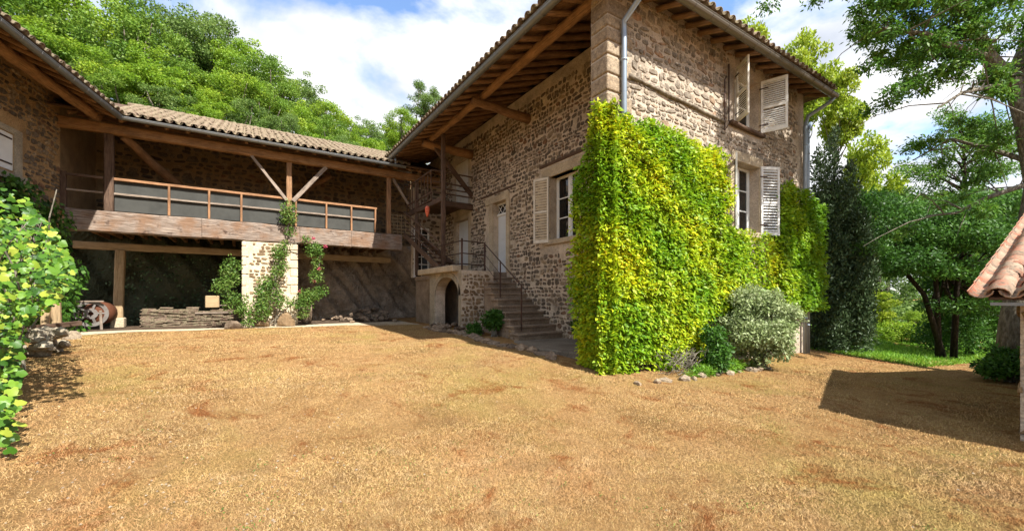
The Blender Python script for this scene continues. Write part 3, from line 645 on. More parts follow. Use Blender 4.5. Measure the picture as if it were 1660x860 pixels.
def gutter(parent, p0, p1, r=.075, mat='zinc', side=None):
    p0, p1 = Vector(p0), Vector(p1); L = (p1-p0).length; b = MB(); n = 8; vs = []; fs = []
    for x in (0, L):
        for rr in (r, r-.006):
            for i in range(n+1):
                a = math.pi+math.pi*i/n; vs.append((x, math.cos(a)*rr, math.sin(a)*rr))
    m_ = n+1
    for i in range(n): fs += [(i, i+1, 2*m_+i+1, 2*m_+i), (m_+i+1, m_+i, 3*m_+i, 3*m_+i+1), (i, m_+i, m_+i+1, i+1), (2*m_+i, 2*m_+i+1, 3*m_+i+1, 3*m_+i)]
    fs += [(0, 2*m_, 3*m_, m_), (n, m_+n, 3*m_+n, 2*m_+n)]
    b.add(vs, fs); b.tube([(0, r, .004), (L, r, .004)], .011, 6); b.tube([(0, -r, .004), (L, -r, .004)], .011, 6)
    k_ = .6
    while k_ < L: b.tube([(k_, math.cos(math.pi+math.pi*i/6)*(r+.006), math.sin(math.pi+math.pi*i/6)*(r+.006)) for i in range(7)], .006, 4, cap=False); k_ += .55
    return obj('gutter', b.mesh('gutter'), mat, parent, axis_matrix(p0, p1))
gutter(house, (AE-.03, BE-.06, ZE+.07), (AE-.03, BB, ZE+.07), .085, 'zinc'); gutter(house, (AE-.04, BE-.03, ZE+.075), (13.45, BE-.03, ZE+.075), .085, 'gutter_brown')
def pipe(parent, pts, r, mat='zinc_light', name='downpipe'):
    b = MB(); b.tube(pts, r, 10); 
    for p, q in zip(pts, pts[1:]):
        if abs(p[2]-q[2]) > 1.0:
            z = max(p[2], q[2])-.5
            while z > min(p[2], q[2]): b.tube([(q[0], q[1], z), (q[0], q[1], z-.035)], r+.008, 10); z -= 1.6
    return obj(name, b.mesh('pipe', True), mat, parent)
pipe(house, [(5.70, BE-.02, 5.36), (5.71, BE+.02, 5.22), (5.75, BW-.1, 4.98), (5.76, BW-.09, 4.8), (5.76, BW-.09, -1.45)], .05)
pipe(house, [(13.36, BE-.02, 5.37), (13.3, BE+.05, 5.25), (13.1, BW-.14, 4.98), (13.02, BW-.1, 4.7), (13.02, BW-.1, -1.7)], .05)
pipe(house, [(13.5, BW-.05, 4.9), (13.3, BW-.08, 4.72), (13.24, BW-.08, 4.5), (13.24, BW-.08, -1.7)], .05)
# cable run at the upper window
b = MB(); b.tube([(9.2, BW-.04, 5.0), (9.12, BW-.045, 4.9), (9.12, BW-.045, 3.75), (9.3, BW-.045, 3.95)], .014, 6); b.tube([(9.28, BW-.05, 5.3), (9.28, BW-.05, 4.0)], .018, 6); obj('cable', b.mesh(), 'iron', house)

# ------------------------------------------------------------------ creeper on the corner
def creeper(name, label, spec, mat, n_all, L=.10):
    Ps = []; Nz = []
    for (kind, a0, a1, z0, z1, topf, frac, depth) in spec:
        n = int(n_all*frac); u = rng.uniform(a0, a1, n); z = rng.uniform(z0, z1, n)
        t = depth*(.35+.65*rng.random(n)**.5)
        gi = np.floor(u/.22+z*.35).astype(int)*131+np.floor(z/.2-u*.2).astype(int)*17; h1 = (np.sin(gi*12.9898)*43758.5453) % 1
        h2 = (np.sin((gi*7+3)*78.233)*24634.63) % 1; bul = .6+.25*h1+.2*h2*rng.random(n)+.08*np.sin(u*1.9+1)
        t = t*np.clip(bul, .25, 1.3)
        f_ = np.clip((u-(4.98 if kind == 'S' else 4.93))/.75, 0, 1) if a0 < 6 else np.ones(n)
        t = t*(.2+.8*np.sqrt(f_)); t = t*(1-.55*np.clip((z-2.8)/.6, 0, 1))*(1-.35*np.clip((-.6-z)/.7, 0, 1))
        kp = topf(u+rng.normal(0, .05, n), z+np.abs(rng.normal(0, .1, n))-.04); u, z, t = u[kp], z[kp], t[kp]
        if kind == 'S': Ps.append(np.stack([u, BW-t, z], 1)); Nz.append(np.tile([0, -1.0, .25], (len(u), 1)))
        else: Ps.append(np.stack([AN-t*1.0, u, z], 1)); Nz.append(np.tile([-1.0, 0, .25], (len(u), 1)))
    P = np.concatenate(Ps); Nn = np.concatenate(Nz)+rng.normal(size=(len(P), 3))*.45; n = len(P)
    D = rng.normal(size=(n, 3))*.6; D[:, 2] -= .45; D += np.concatenate(Nz)*.55; Nn[:, 2] += .6
    sc = rng.uniform(.6, 1.25, n); rnd = rng.beta(2, 2, n)*.75+.25*(.5+.5*np.sin(P[:, 0]*2.2+P[:, 2]*2.9))
    return leaf_mesh(name, P, D, Nn, L*sc, L*.5*sc, rnd, mat)
cr_root = thing('creeper', 'bright lime Virginia creeper draped over the sunny corner of the farmhouse', 'climbing plant', (7, 5.0, -1.4))
topS = lambda u, z: (z < 3.33-.045*(u-5.4)+.05*np.sin(u*3)+.06*np.sin(u*9)) & ~((u > 8.95+.08*np.sin(z*6)) & (z > 1.45+.1*np.sin(u*5))) & ~((u > 8.2+.25*np.sin(z*5)) & (z < -.4+.0*u)) & ~((z < -1.2) & (np.sin(u*4.3) > .2))
topE = lambda u, z: (z < 3.6-.7*np.abs(u-5.4)+.1*np.sin(u*8)) & (u < 5.86-.055*(z-.6)**2+.07*np.sin(z*4))
obj('foliage', creeper('foliage', '', [('S', 5.1, 9.6, -1.45, 3.7, topS, .72, .38), ('S', 8.8, 13.5, -.3, 1.6, lambda u, z: ~((u > 12.9) & (z > 1.2)) & (z < 1.48+.08*np.sin(u*6)), .1, .3), ('E', 4.95, 6.2, -1.3, 3.75, topE, .28, .40)], 'leaf_creeper', 80000, .10), None, cr_root, kind='stuff')
b = MB()
for i in range(26):
    x0 = random.uniform(5.3, 8.6); p = Vector((x0, BW-.12, -1.5)); pts = [p.copy()]
    while p.z < random.uniform(1.5, 3.2): p = p+Vector((random.uniform(-.18, .18), random.uniform(-.02, .02), random.uniform(.25, .4))); p.y = min(BW-.04, max(BW-.2, p.y)); pts.append(p.copy())
    if len(pts) > 2: b.tube(pts, [.022*(1-.8*j/len(pts)) for j in range(len(pts))], 5)
obj('stem', b.mesh(), 'bark_dark', cr_root)
c2 = thing('creeper', 'greener creeper around the far lower window and downpipe', 'climbing plant', (12, 5.0, -1.5))
topF = lambda u, z: (z < 2.95-.25*np.abs(u-12.1)+.1*np.sin(u*6)) & (u > 11.25+.06*np.sin(z*7))
obj('foliage', creeper('foliage', '', [('S', 10.9, 13.75, -.4, 3.0, topF, 1, .38)], 'leaf_creeper_green', 17000, .11), None, c2, kind='stuff')
b = MB()
for i in range(8):
    x0 = random.uniform(11.2, 13.2); b.tube([(x0, BW-.05, -1.6), (x0+.1, BW-.07, 0), (x0+random.uniform(-.3, .3), BW-.06, 2.2)], [.02, .015, .006], 5)
obj('stem', b.mesh(), 'bark_dark', c2)

# ------------------------------------------------------------------ stone landing and steps
st = thing('stone_staircase', 'stone steps and arched landing against the shaded farmhouse wall', 'staircase', (6, 11, -1.1))
AF = 5.4
# side wall with an elliptical arch, one extruded outline
ya, yb = 11.3, 13.15; zs, zt = .02, .6
arch = [(ya, -1.3), (ya, zs)]+[((ya+yb)/2-(yb-ya)/2*math.cos(math.pi*i/12), zs+(zt-zs)*math.sin(math.pi*i/12)) for i in range(1, 12)]+[(yb, zs), (yb, -1.3)]
b = MB()
T = .77
for i in range(len(arch)-1):      # strips above the arch
    (y0, z0), (y1, z1) = arch[i], arch[i+1]
    if abs(y0-y1) < 1e-6: continue
    b.add([(AF,y0,z0),(AF,y1,z1),(AF,y1,T),(AF,y0,T),(AF+.35,y0,z0),(AF+.35,y1,z1),(AF+.35,y1,T),(AF+.35,y0,T)], [(0,1,2,3)[::-1],(4,5,6,7),(0,4,5,1),(3,2,6,7)])
b.box(AF, AF+.35, yb, 13.5, -1.3, T); b.box(AF, AF+.35, 11.12, ya, -1.35, T)
b.box(AF+.352, 6.5, 11.125, 11.5, -1.3, T-.005)
sw = obj('side_wall', b.mesh(), 'mortar_shade', st)
stones(sw, (AF+.02, 11.12, -1.2), X_, Z_, -Y_, .95, 1.93, 'stone_pale', [], 60, .06, .14, .07, .18, .03, .02, .03)
sd = Vector((.182, .983, 0)).normalized(); so = Vector((5.70, 8.42, -1.15)); stones(sw, so, sd, Z_, Vector((-sd.y, sd.x, 0)), 2.75, 1.9, 'stone_pale', [], 60, .06, .14, .07, .2, .03, .02, .03, lambda u, v: v-1.15 < -1.3+(u-.1)*.61)
b = MB(); b.box(AF-.03, AF+.3, 13.152, 13.62, -1.3, .76); o = obj('arch_pier', b.mesh(), 'plaster', st); md = o.modifiers.new('b', 'BEVEL'); md.width = .02
b = MB()
for i in range(1, len(arch)-2):   # plaster band round the arch
    (y0, z0), (y1, z1) = arch[i], arch[i+1]; cy = (ya+yb)/2
    f0 = lambda y, z: (cy+(y-cy)*1.16, zs+(z-zs)*1.28 if z > zs else z)
    (Y0, Z0), (Y1, Z1) = f0(y0, z0), f0(y1, z1); Z0 = min(Z0, .75); Z1 = min(Z1, .75)
    b.add([(AF-.025,y0,z0),(AF-.025,y1,z1),(AF-.025,Y1,Z1),(AF-.025,Y0,Z0),(AF+.01,y0,z0),(AF+.01,y1,z1),(AF+.01,Y1,Z1),(AF+.01,Y0,Z0)], [(3,2,1,0),(0,1,5,4),(3,7,6,2)])
b.box(AF-.025, AF+.01, ya-.16, ya-.001, -1.3, T-.01)
obj('arch_band', b.mesh(), 'plaster', st)
b = MB(); b.box(5.2, 5.75, 11.35, 14.35, .735, .93); o = obj('coping_slab', b.mesh(), 'dressed', st); md = o.modifiers.new('b', 'BEVEL'); md.width = .02
b = MB(); b.box(5.76, AW-.002, 11.5, 16.2, .60, .77); b.box(6.15, AW-.002, 11.45, 11.5, -1.2, .768); b.box(5.8, 5.9, 13.5, 16.2, -1.2, .6); obj('landing', b.mesh(), 'concrete', st)
b = MB(); b.box(6.6, 6.9, 11.5, 16.0, -1.2, .6); obj('back_wall', b.mesh(), 'mortar_shade', st)
NS = 11
for i in range(NS):
    zt_ = .77-(i+1)*.173; y1 = 11.45-i*.285; y0 = y1-.30; f = i/(NS-1); al = 6.18-.5*f
    b = MB(); o_ = .02; b.box(al, AW-.003, y0-o_, y1+.1, zt_-.06, zt_); b.box(al+.03, AW-.004, y0+.015, y1+.12, -1.35, zt_-.06)
    o = obj('step', b.mesh(), 'concrete', st, label='broad lowest step' if i == NS-1 else None); md = o.modifiers.new('b', 'BEVEL'); md.width = .014; md.segments = 2
rl = thing('metal_railing', 'thin rusty iron railing down the stone steps', 'railing', (6.2, 10, .7))
def rod(name, pts, r, parent, mat='iron'):
    b = MB(); b.tube(pts, r, 6); return obj(name, b.mesh(), mat, parent)
pA, pB, pC, pD = (5.47, 11.25), (6.24, 11.22), (6.1, 10.05), (5.86, 8.62)
rod('post', [(*pA, .77), (*pA, 1.74)], .028, rl); rod('post', [(*pB, .77), (*pB, 1.66)], .028, rl)
rod('post', [(*pC, -.05), (*pC, 1.0)], .02, rl); rod('post', [(*pD, -.9), (*pD, .28)], .02, rl)
for h in (.9, .52, .2): rod('rail', [(*pA, .77+h), (*pB, .77+h-.03)], .018, rl)
for h in (.9, .52, .2): rod('rail', [(5.45, 13.2, .77+h), (*pA, .77+h)], .018, rl)
rod('rail', [(*pB, 1.62), (*pC, .98), (*pD, .26)], .017, rl)
for h in (.52, .2): rod('rail', [(*pB, .77+h), (*pC, .1+h)], .008, rl)
# slab, kerb and rubble by the foot of the steps
b = MB(); b.prism([(5.55, 5.9), (7.19, 5.9), (7.19, 8.6), (5.6, 8.6), (5.25, 7.4)], 'z', -1.6, -1.13); o = obj('concrete_slab', b.mesh(), 'slab', label='worn concrete slab at the foot of the stone steps', cat='slab'); md = o.modifiers.new('b', 'BEVEL'); md.width = .02
def rock(name, loc, s, mat='rubble', parent=None, label=None, cat=None, group=None, seed=None, sub=2):
    import bmesh
    bm = bmesh.new(); bmesh.ops.create_icosphere(bm, subdivisions=sub, radius=1)
    ph = [random.uniform(0, 6) for _ in range(3)]
    cuts = [(Vector((random.gauss(0, 1), random.gauss(0, 1), random.gauss(0, 1))).normalized(), random.uniform(.55, .85)) for _ in range(9)]
    for v in bm.verts:
        for n_, d_ in cuts:
            t = v.co.dot(n_)
            if t > d_: v.co -= n_*(t-d_)
        v.co *= 1+.05*math.sin(v.co.x*5+ph[0])+.05*math.sin(v.co.y*6+ph[1])
        v.co.x *= s[0]; v.co.y *= s[1]; v.co.z *= s[2]
    me = bpy.data.meshes.new(name); bm.to_mesh(me); bm.free(); at = me.attributes.new('rnd', 'FLOAT', 'FACE'); at.data.foreach_set('value', np.full(len(me.polygons), random.random(), dtype=np.float32))
    return obj(name, me, mat, parent, Matrix.Translation(Vector(loc)) @ Matrix.Rotation(random.uniform(0, 6), 4, 'Z'), label=label, cat=cat, group=group)
kb = thing('stone_kerb', 'low broken stone edging between dry lawn and foot of the steps', 'kerb', (5, 8, -1.15))
y = 6.4
while y < 12.5:
    rock('kerb_stone', (5.05+.1*math.sin(y*2)-(.0 if y < 9 else .0), y, gz(5, y)+.0), (random.uniform(.14, .24), random.uniform(.16, .28), random.uniform(.08, .15)), 'rubble', kb, sub=1); y += random.uniform(.28, .42)
rb = thing('rubble_heap', 'heap of broken stones under the gallery beside the arched landing', 'rubble', (5, 17.5, -1))
for i in range(60):
    x, y = random.gauss(4.5, .75), random.gauss(18.3, .7); 
    if x > 5.3: continue
    rock('stone', (x, y, -1.0+.45*math.exp(-((x-4.6)**2+(y-18.6)**2))), (random.uniform(.08, .24), random.uniform(.08, .2), random.uniform(.06, .14)), 'rubble', rb, sub=1)
rb2 = thing('rubble_heap', 'loose stones lying at the mouth of the landing arch', 'rubble', (5.6, 12, -1.1))
for i in range(26):
    rock('stone', (random.uniform(5.0, 6.4), random.uniform(10.2, 13.1), -1.08+random.uniform(0, .12)), (random.uniform(.08, .2), random.uniform(.08, .2), random.uniform(.05, .12)), 'rubble', rb2, sub=1)

# ------------------------------------------------------------------ gallery
BG = 16.4; ZG, ZU = 2.475, 1.84
gal = thing('timber_gallery', 'long open timber gallery with tiled roof joining barn and farmhouse', 'gallery', (0, 18, -1))
cuts_ = [-4.27, -1.2, 1.6, 3.35, 5.3]
for i, (x0, x1) in enumerate(zip(cuts_, cuts_[1:])): beam('front_beam', (x0, BG+.14+random.uniform(-.01, .01), (ZG+ZU)/2), (x1-.01, BG+.14, (ZG+ZU)/2-.005), .28, ZG-ZU-random.uniform(0, .02), 'front_beam', gal, .006)
for x in (-3.39, 1.265, 4.79): beam('post', (x, BG+.14, ZG), (x, BG+.14, 4.74), .21 if x < 0 else .17, .21 if x < 0 else .17, 'wood_dark' if x < 0 else 'wood_post', gal)
beam('post', (-4.32, BG+.1, ZG), (-4.32, BG+.1, 3.5), .12, .12, 'wood_dark', gal)
beam('plate', (-4.6, BG+.05, 4.86), (6.9, BG+.05, 4.86), .22, .28, 'wood_warm', gal, .008)
beam('brace', (.12, BG+.0, 4.74), (1.18, BG+.02, 3.35), .07, .09, 'wood_grey', gal); beam('brace', (2.45, BG+.0, 4.72), (1.38, BG+.02, 3.35), .07, .13, 'wood_grey', gal)
beam('brace', (4.95, BG+.1, 4.7), (5.7, BG+.1, 3.6), .07, .1, 'wood_grey', gal)
log('brace', (-3.1, BG+.2, 4.75), (-1.9, 18.6, 3.75), .12, .15, 'wood_log', gal, .02)
log('brace', (2.9, BG+1.6, 4.9), (1.9, 19.2, 4.3), .1, .12, 'wood_log', gal, .02)
# railing with screens
def grail(x0, x1, posts, screen=True, mat='wood_rail'):
    g = thing_part('railing', gal, (x0, BG, ZG))
    beam('rail', (x0, BG+.06, 3.42), (x1, BG+.06, 3.42), .07, .075, mat, g, .003); beam('rail', (x0, BG+.06, 2.99), (x1, BG+.06, 2.99), .04, .055, 'wood_grey', g, .003)
    for p in posts: beam('baluster', (p, BG+.05, ZG), (p, BG+.05, 3.385), .06, .07, mat, g, .002)
    if screen:
        b = MB(); xs_ = [x0+(x1-x0)*i/24 for i in range(25)]
        b.v = [(x, BG+.115+.002*math.sin(x*5+z), z) for z in (2.5, 2.95, 3.37) for x in xs_]; b.f = [(j*25+i, j*25+i+1, (j+1)*25+i+1, (j+1)*25+i) for j in range(2) for i in range(24)]; b.r = [.5]*len(b.f)
        o = obj('screen', b.mesh('s', False), 'grey_screen', g); md = o.modifiers.new('s', 'SOLIDIFY'); md.thickness = .006
grail(-3.27, 1.17, [-2.02, -1.02, -.15]); grail(1.36, 4.30, [1.47, 2.47, 3.35, 4.24]); grail(-4.25, -3.5, [], False, 'wood_dark')
b = MB()
for i in range(34):   # planks seen from below
    pass
for i in range(16):
    y = BG+.3+i*.235; b = MB(); b.box(-4.3, 5.25, y, y+.225, ZG-.05, ZG-.015); obj('floor_plank', b.mesh(), 'wood_log', gal)
x = -4.1
while x < 5.2:
    beam('joist', (x, BG+.28, ZU+.25), (x+random.uniform(-.05, .05), 20.1, ZU+.22), .09, .15, 'wood_warm' if x < 1 else 'wood_log', gal); x += .37
beam('back_beam', (-4.6, 18.45, 1.62), (5.4, 18.45, 1.58), .2, .24, 'wood_pale', gal, .008)
beam('prop', (-3.55, 18.4, -.72), (-3.5, 18.4, 1.5), .24, .24, 'wood_pale', gal)
b = MB(); b.box(-3.72, -3.38, 18.2, 18.55, -1.06, -.725); o = obj('footing', b.mesh(), 'dressed', gal); md = o.modifiers.new('b', 'BEVEL'); md.width = .03
# roof of the gallery
GS = .42; GB, GZ = 15.87, 5.07; GSn = math.sqrt(1+GS*GS)
b = MB(); x0, x1 = -6.5, 7.0
groof = deck('roof', [(x0, GB, GZ+.03), (x1, GB, GZ+.03), (x1, 20.0, GZ+.03+GS*(20.0-GB)), (x0, 20.0, GZ+.03+GS*(20-GB))], 0, .04, 'wood_dark', gal)
for i in range(18):
    y = GB+.02+i*.225; b = MB(); z = GZ+.005+GS*(y-GB); b.add([(x0,y,z),(x1,y,z),(x1,y+.215,z+GS*.215),(x0,y+.215,z+GS*.215),(x0,y,z+.02),(x1,y,z+.02),(x1,y+.215,z+GS*.215+.02),(x0,y+.215,z+GS*.215+.02)], [(0,3,2,1),(4,5,6,7),(0,1,5,4),(1,2,6,5),(2,3,7,6),(3,0,4,7)]); obj('roof_board', b.mesh(), 'wood_log', groof)
x = -4.5
while x < 6.9:
    log('rafter', (x, GB+.08, GZ-.06), (x+random.uniform(-.06, .06), 20.0, GZ-.06+GS*(19.9-GB)), .055, .07, 'wood_log', groof, .012, n=8); x += random.uniform(.42, .55)
beam('purlin', (-4.7, 18.2, 5.72), (7.0, 18.2, 5.74), .18, .2, 'wood_log', groof)
tile_field(groof, (-3.35, GB-.07, GZ+.07), X_, (0, 1/GSn, GS/GSn), 37, 13, .235, .335, TILE, tv, tf, 300, 'tile_mat', .022)
b = MB(); 
for i in range(28): 
    x = -3.6+i*.4; b.tube([(x, 20.0, 6.88), (x+.43, 20.0, 6.9)], .1, 8)
obj('ridge_tile', b.mesh('r', True), 'tile_mat', groof)
gutter(gal, (-3.02, GB-.04, GZ+.0), (5.25, GB-.04, GZ+.0), .075, 'zinc')
pipe(gal, [(4.85, GB-.05, GZ+.0), (4.85, GB-.05, GZ+.32)], .035)
# back wall of gallery, rock below
b = MB(); b.box(-7, 7.6, 20.0, 20.3, 2.2, 6.8); b.box(-4.8, -4.45, 16.6, 20, ZG, 5.9); gw = obj('back_wall', b.mesh(), 'mortar_dark', gal)
stones(gw, (-4.4, 20.0, 2.5), X_, Z_, -Y_, 11.5, 3.6, 'stone_shade', [], 0, .12, .2, .16, .36, .05)
def rock_sheet():
    b = MB(); nx, nz = 150, 44
    for j in range(nz):
        for i in range(nx):
            x = -6+13.4*i/(nx-1); z = -1.3+3.7*j/(nz-1)
            d = .25*math.sin(x*1.3+z*.9)+.16*math.sin(x*3.1-z*2.2)+.10*math.sin(x*6.7+z*5.1)+.06*math.sin(x*13+z*9)+random.uniform(-.03, .03)
            b.v.append((x, 20.0-.35+d*.9-(1-(z+1.3)/3.7)*.5, z))
    b.f = [(j*nx+i, j*nx+i+1, (j+1)*nx+i+1, (j+1)*nx+i) for j in range(nz-1) for i in range(nx-1)]; b.r = [.5]*len(b.f)
    return obj('rock_face', b.mesh('rock', False), 'rock_face', kind='structure')
rock_sheet()
# ferns and ivy hanging on the rock
n = 700; P = np.stack([rng.normal(-1.8, 1.1, n), 19.3-rng.random(n)*.25, rng.uniform(-1.0, 1.5, n)], 1)
me = leaf_mesh('moss', P, rdir(n)+np.array([0, -.3, -.9]), np.tile([0, -1.0, .3], (n, 1))+rdir(n)*.4, .11, .06, rng.random(n), 'leaf_yew'); obj('wall_ivy', me, None, label='dark ivy and moss hanging on the rock under the gallery', cat='ivy', kind='stuff')
# cross wall where gallery meets the house
b = MB(); b.box(5.9, 7.19, 16.9, 17.1, .77, 5.4); xw = obj('end_wall', b.mesh(), 'mortar_shade', gal); stones(xw, (5.92, 16.9, .8), X_, Z_, -Y_, 1.25, 4.5, 'stone_shade', [], 0, .1, .2, .12, .3, .04)

# pillar under the gallery
pl = thing('stone_pillar', 'pale stone pillar with dressed corners carrying the gallery beam', 'pillar', (.7, 16.7, -1.05))
b = MB(); b.box(-.11, 1.50, 16.43, 17.05, -1.1, ZU-.01); ps = obj('core', b.mesh(), 'mortar_pale', pl)
for side in (0, 1):
    z = -1.0; i = side
    while z < ZU-.1:
        h = min(random.uniform(.28, .4), ZU-.015-z); w = ((.13, .2) if side == 0 else (.24, .36))[i % 2]; i += 1
        x0 = -.14 if side == 0 else 1.53-w
        b = MB(); b.box(x0, x0+w, 16.395, 16.75, z, z+h-.015, random.uniform(.6, 1)); o = obj('corner_stone', b.mesh(), 'mortar_pale', pl); md = o.modifiers.new('b', 'BEVEL'); md.width = .018; z += h
stones(pl, (.08, 16.43, -.95), X_, Z_, -Y_, 1.12, ZU+.93, 'stone_pale', [], 150, .06, .11, .1, .28, .04, .02, .03)

# wooden stair from landing up to the gallery
ws_ = thing('wooden_staircase', 'brown wooden stair climbing from the landing to the gallery', 'staircase', (5.7, 14, .8))
p0, p1 = (12.75, .9), (16.35, ZG+.0)
for a in (5.36, 6.05): beam('stringer', (a, p0[0], p0[1]), (a, p1[0], p1[1]), .05, .2, 'wood_dark', ws_, .003)
for i in range(9):
    f = (i+.5)/9; y = p0[0]+(p1[0]-p0[0])*f; z = p0[1]+(p1[1]-p0[1])*f
    b = MB(); b.box(5.39, 6.02, y-.12, y+.14, z, z+.03); obj('tread', b.mesh(), 'wood_dark', ws_)
for h, r_ in ((.92, .05), (.62, .035), (.34, .035)): beam('handrail', (5.36, p0[0]+.05, p0[1]+h), (5.36, p1[0], p1[1]+h), .04, r_, 'wood_dark', ws_, .002)
for y in (14.6,): beam('newel', (5.36, y, 1.7), (5.36, y, 2.7), .06, .06, 'wood_dark', ws_, .002)
# balcony
bc = thing('balcony', 'small dark wooden balcony before the upper door of the shaded wall', 'balcony', (6.3, 14.6, 3.3))
beam('post', (5.62, 13.0, .9), (5.62, 13.0, 5.5), .13, .13, 'wood_dark', bc)
beam('post', (5.62, 15.6, .8), (5.62, 15.6, 4.5), .12, .12, 'wood_dark', bc)
beam('floor_beam', (5.6, 13.9, 3.36), (7.2, 13.9, 3.34), .12, .2, 'wood_dark', bc); beam('floor_beam', (5.65, 13.1, 3.32), (5.62, 16.6, 3.34), .1, .16, 'wood_dark', bc)
for i in range(9):
    y = 13.95+i*.26; b = MB(); b.box(5.6, 7.19, y, y+.25, 3.45, 3.49); obj('floor_board', b.mesh(), 'wood_dark', bc)
for z in (4.5, 4.1, 3.9, 3.72): beam('rail', (5.62, 13.88, z), (7.2, 13.88, z-.02), .04, .05, 'wood_dark', bc, .002)
for z in (4.5, 3.72): beam('rail', (5.58, 13.9, z), (5.58, 16.8, z), .04, .05, 'wood_dark', bc, .002)
for i in range(9): beam('baluster', (5.58, 14.0+i*.33, 3.45), (5.58, 14.0+i*.33, 4.5), .03, .03, 'wood_dark', bc, 0)
# lattice panel
lt = thing('lattice_panel', 'pale wooden lattice panel at the gallery end behind the stair', 'lattice', (5.4, 17, 2.5))
for i in range(7): beam('slat', (4.95, 17.2+.0, 2.55+i*.14), (6.3, 17.2, 2.55+i*.14), .015, .035, 'wood_pale', lt, 0)
for i in range(8): beam('slat', (4.98+i*.18, 17.18, 2.5), (4.98+i*.18, 17.18, 3.45), .015, .035, 'wood_pale', lt, 0)
# glazed door beyond stair
gd = thing('glazed_door', 'narrow glazed door in the dark recess beneath the balcony', 'door', (5.9, 16.8, .8))
b = MB(); b.box(5.95, 6.02, 16.82, 16.89, .78, 2.9); b.box(6.55, 6.62, 16.82, 16.89, .78, 2.9); b.box(6.02, 6.55, 16.82, 16.89, 2.83, 2.9)
for i in range(6): b.box(6.02, 6.55, 16.84, 16.88, 1.0+i*.32, 1.03+i*.32)
b.box(6.27, 6.3, 16.84, 16.88, .8, 2.83); obj('frame', b.mesh(), 'shutter_white', gd); b = MB(); b.box(6.02, 6.55, 16.855, 16.862, .8, 2.83); obj('pane', b.mesh(), 'glass', gd)
# orange hanging ornament
oo = thing('hanging_lantern', 'orange red lantern hanging from the balcony corner beside the stair', 'lantern', (5.3, 14.3, 2.9))
b = MB(); zz = [3.2, 3.17, 3.1, 3.02, 2.92, 2.86, 2.8]; rr = [.02, .06, .09, .08, .07, .04, .02]; b.tube([(5.4, 13.9, z) for z in zz], rr, 9); obj('shade', b.mesh('s', True), 'orange_paint', oo); b = MB(); b.tube([(5.4, 13.9, 3.19), (5.45, 13.9, 3.6), (5.58, 13.9, 3.72)], .006, 5); obj('cord', b.mesh(), 'iron', oo)

# ------------------------------------------------------------------ barn wing on the left
wd = Vector((.187, .983, 0)).normalized(); wn_ = Vector((wd.y, -wd.x, 0))      # along the wall (away), outward normal (toward court)
barn = thing('barn_wing', 'rubble stone barn wing with shuttered window and tiled eave at the left', 'barn', (-5, 13, -1))
C0 = Vector((-4.38, 16.48, 0)); Lw = 10
WO = C0-wd*Lw; 
LQ = Lw+.61
hw_ = [(LQ-3.45, LQ-2.35, 2.98-ZB, 3.86-ZB)]
b = MB(); wall_with_holes(b, WO+Z_*ZB, wd, Z_, wn_, Lw, 5.6-ZB, .5, hw_); bw = obj('wall', b.mesh(), 'mortar_wing', barn)
stones(bw, WO+Z_*1.6, wd, Z_, wn_, Lw, 3.9, 'stone_shade', [(LQ-3.75, LQ-2.05, 1.1, 2.6)], 120, .07, .16, .1, .3, .035, .022, .05)
B4 = Matrix((wd, Z_, wn_)).transposed().to_4x4()
def wbox(nm, u0, u1, v0, v1, t0, t1, mat, par=barn, label=None):
    b = MB(); b.box(u0, u1, v0, v1, t0, t1); return obj(nm, b.mesh(), mat, par, Matrix.Translation(WO) @ B4, label=label)
wbox('surround', LQ-3.7, LQ-3.452, 2.8, 4.0, -.2, .03, 'plaster'); wbox('surround', LQ-2.348, LQ-2.1, 2.8, 4.0, -.2, .03, 'plaster'); wbox('surround', LQ-3.45, LQ-2.35, 3.862, 4.0, -.2, .03, 'plaster'); wbox('window_sill', LQ-3.8, LQ-2.05, 2.74, 2.9, -.2, .09, 'plaster')
for q in range(2): 
    s_ = wbox('shutter', LQ-3.43+q*.545, LQ-3.43+q*.545+.535, 2.99, 3.85, -.05, -.01, 'paint_white')
    for z in (3.12, 3.72): 
        b = MB(); b.box(LQ-3.43+q*.545, LQ-3.43+q*.545+.5, z, z+.035, -.009, .003); obj('hinge_strap', b.mesh(), 'iron', s_, Matrix.Translation(WO) @ B4)
G0 = Vector((-3.0, 15.87, GZ)); G1 = G0-wd*9
gutter(barn, G1, G0, .08, 'zinc')
up = -wn_  # up-slope horizontally
def wp(s, t, z): return G0-wd*s+up*t+Z_*z     # s toward camera, t inward
pts = [wp(-.0, .0, .03), wp(9, .0, .03), wp(9, 5, .03+.4*5), wp(-3.5, 5, .03+.4*5), wp(-3.5, 3.5, .03+.4*3.5)]
broof = deck('roof', [tuple(p) for p in pts], 0, .05, 'wood_dark', barn)
for i in range(8):
    t0 = .02+i*.225; q = [wp(-t0*.4, t0, 0+.4*t0), wp(9, t0, .4*t0), wp(9, t0+.215, .4*(t0+.215)), wp(-(t0+.2)*.4, t0+.215, .4*(t0+.215))]
    b = MB(); b.add([tuple(x) for x in q]+[tuple(x+Z_*.02) for x in q], [(0,1,2,3),(7,6,5,4),(0,4,5,1),(1,5,6,2),(2,6,7,3),(3,7,4,0)]); obj('roof_board', b.mesh(), 'wood_warm', broof)
s = .15
while s < 9: 
    log('rafter', tuple(wp(s, .06, -.06)), tuple(wp(s+random.uniform(-.05, .05), 2.0, -.06+.4*2)), .05, .065, 'wood_log', broof, .012, n=8); s += random.uniform(.42, .55)
log('purlin', tuple(wp(-.2, .62, .0)), tuple(wp(9, .62, .02)), .12, .13, 'wood_warm', barn, .02, n=12)
sn = math.sqrt(1+.16); Sv = (up/sn+Z_*.4/sn)
tile_field(broof, tuple(G1+Z_*.07-up*.07), wd, tuple(Sv), 38, 3, .235, .335, TILE, tv, tf, 76, 'tile_mat')

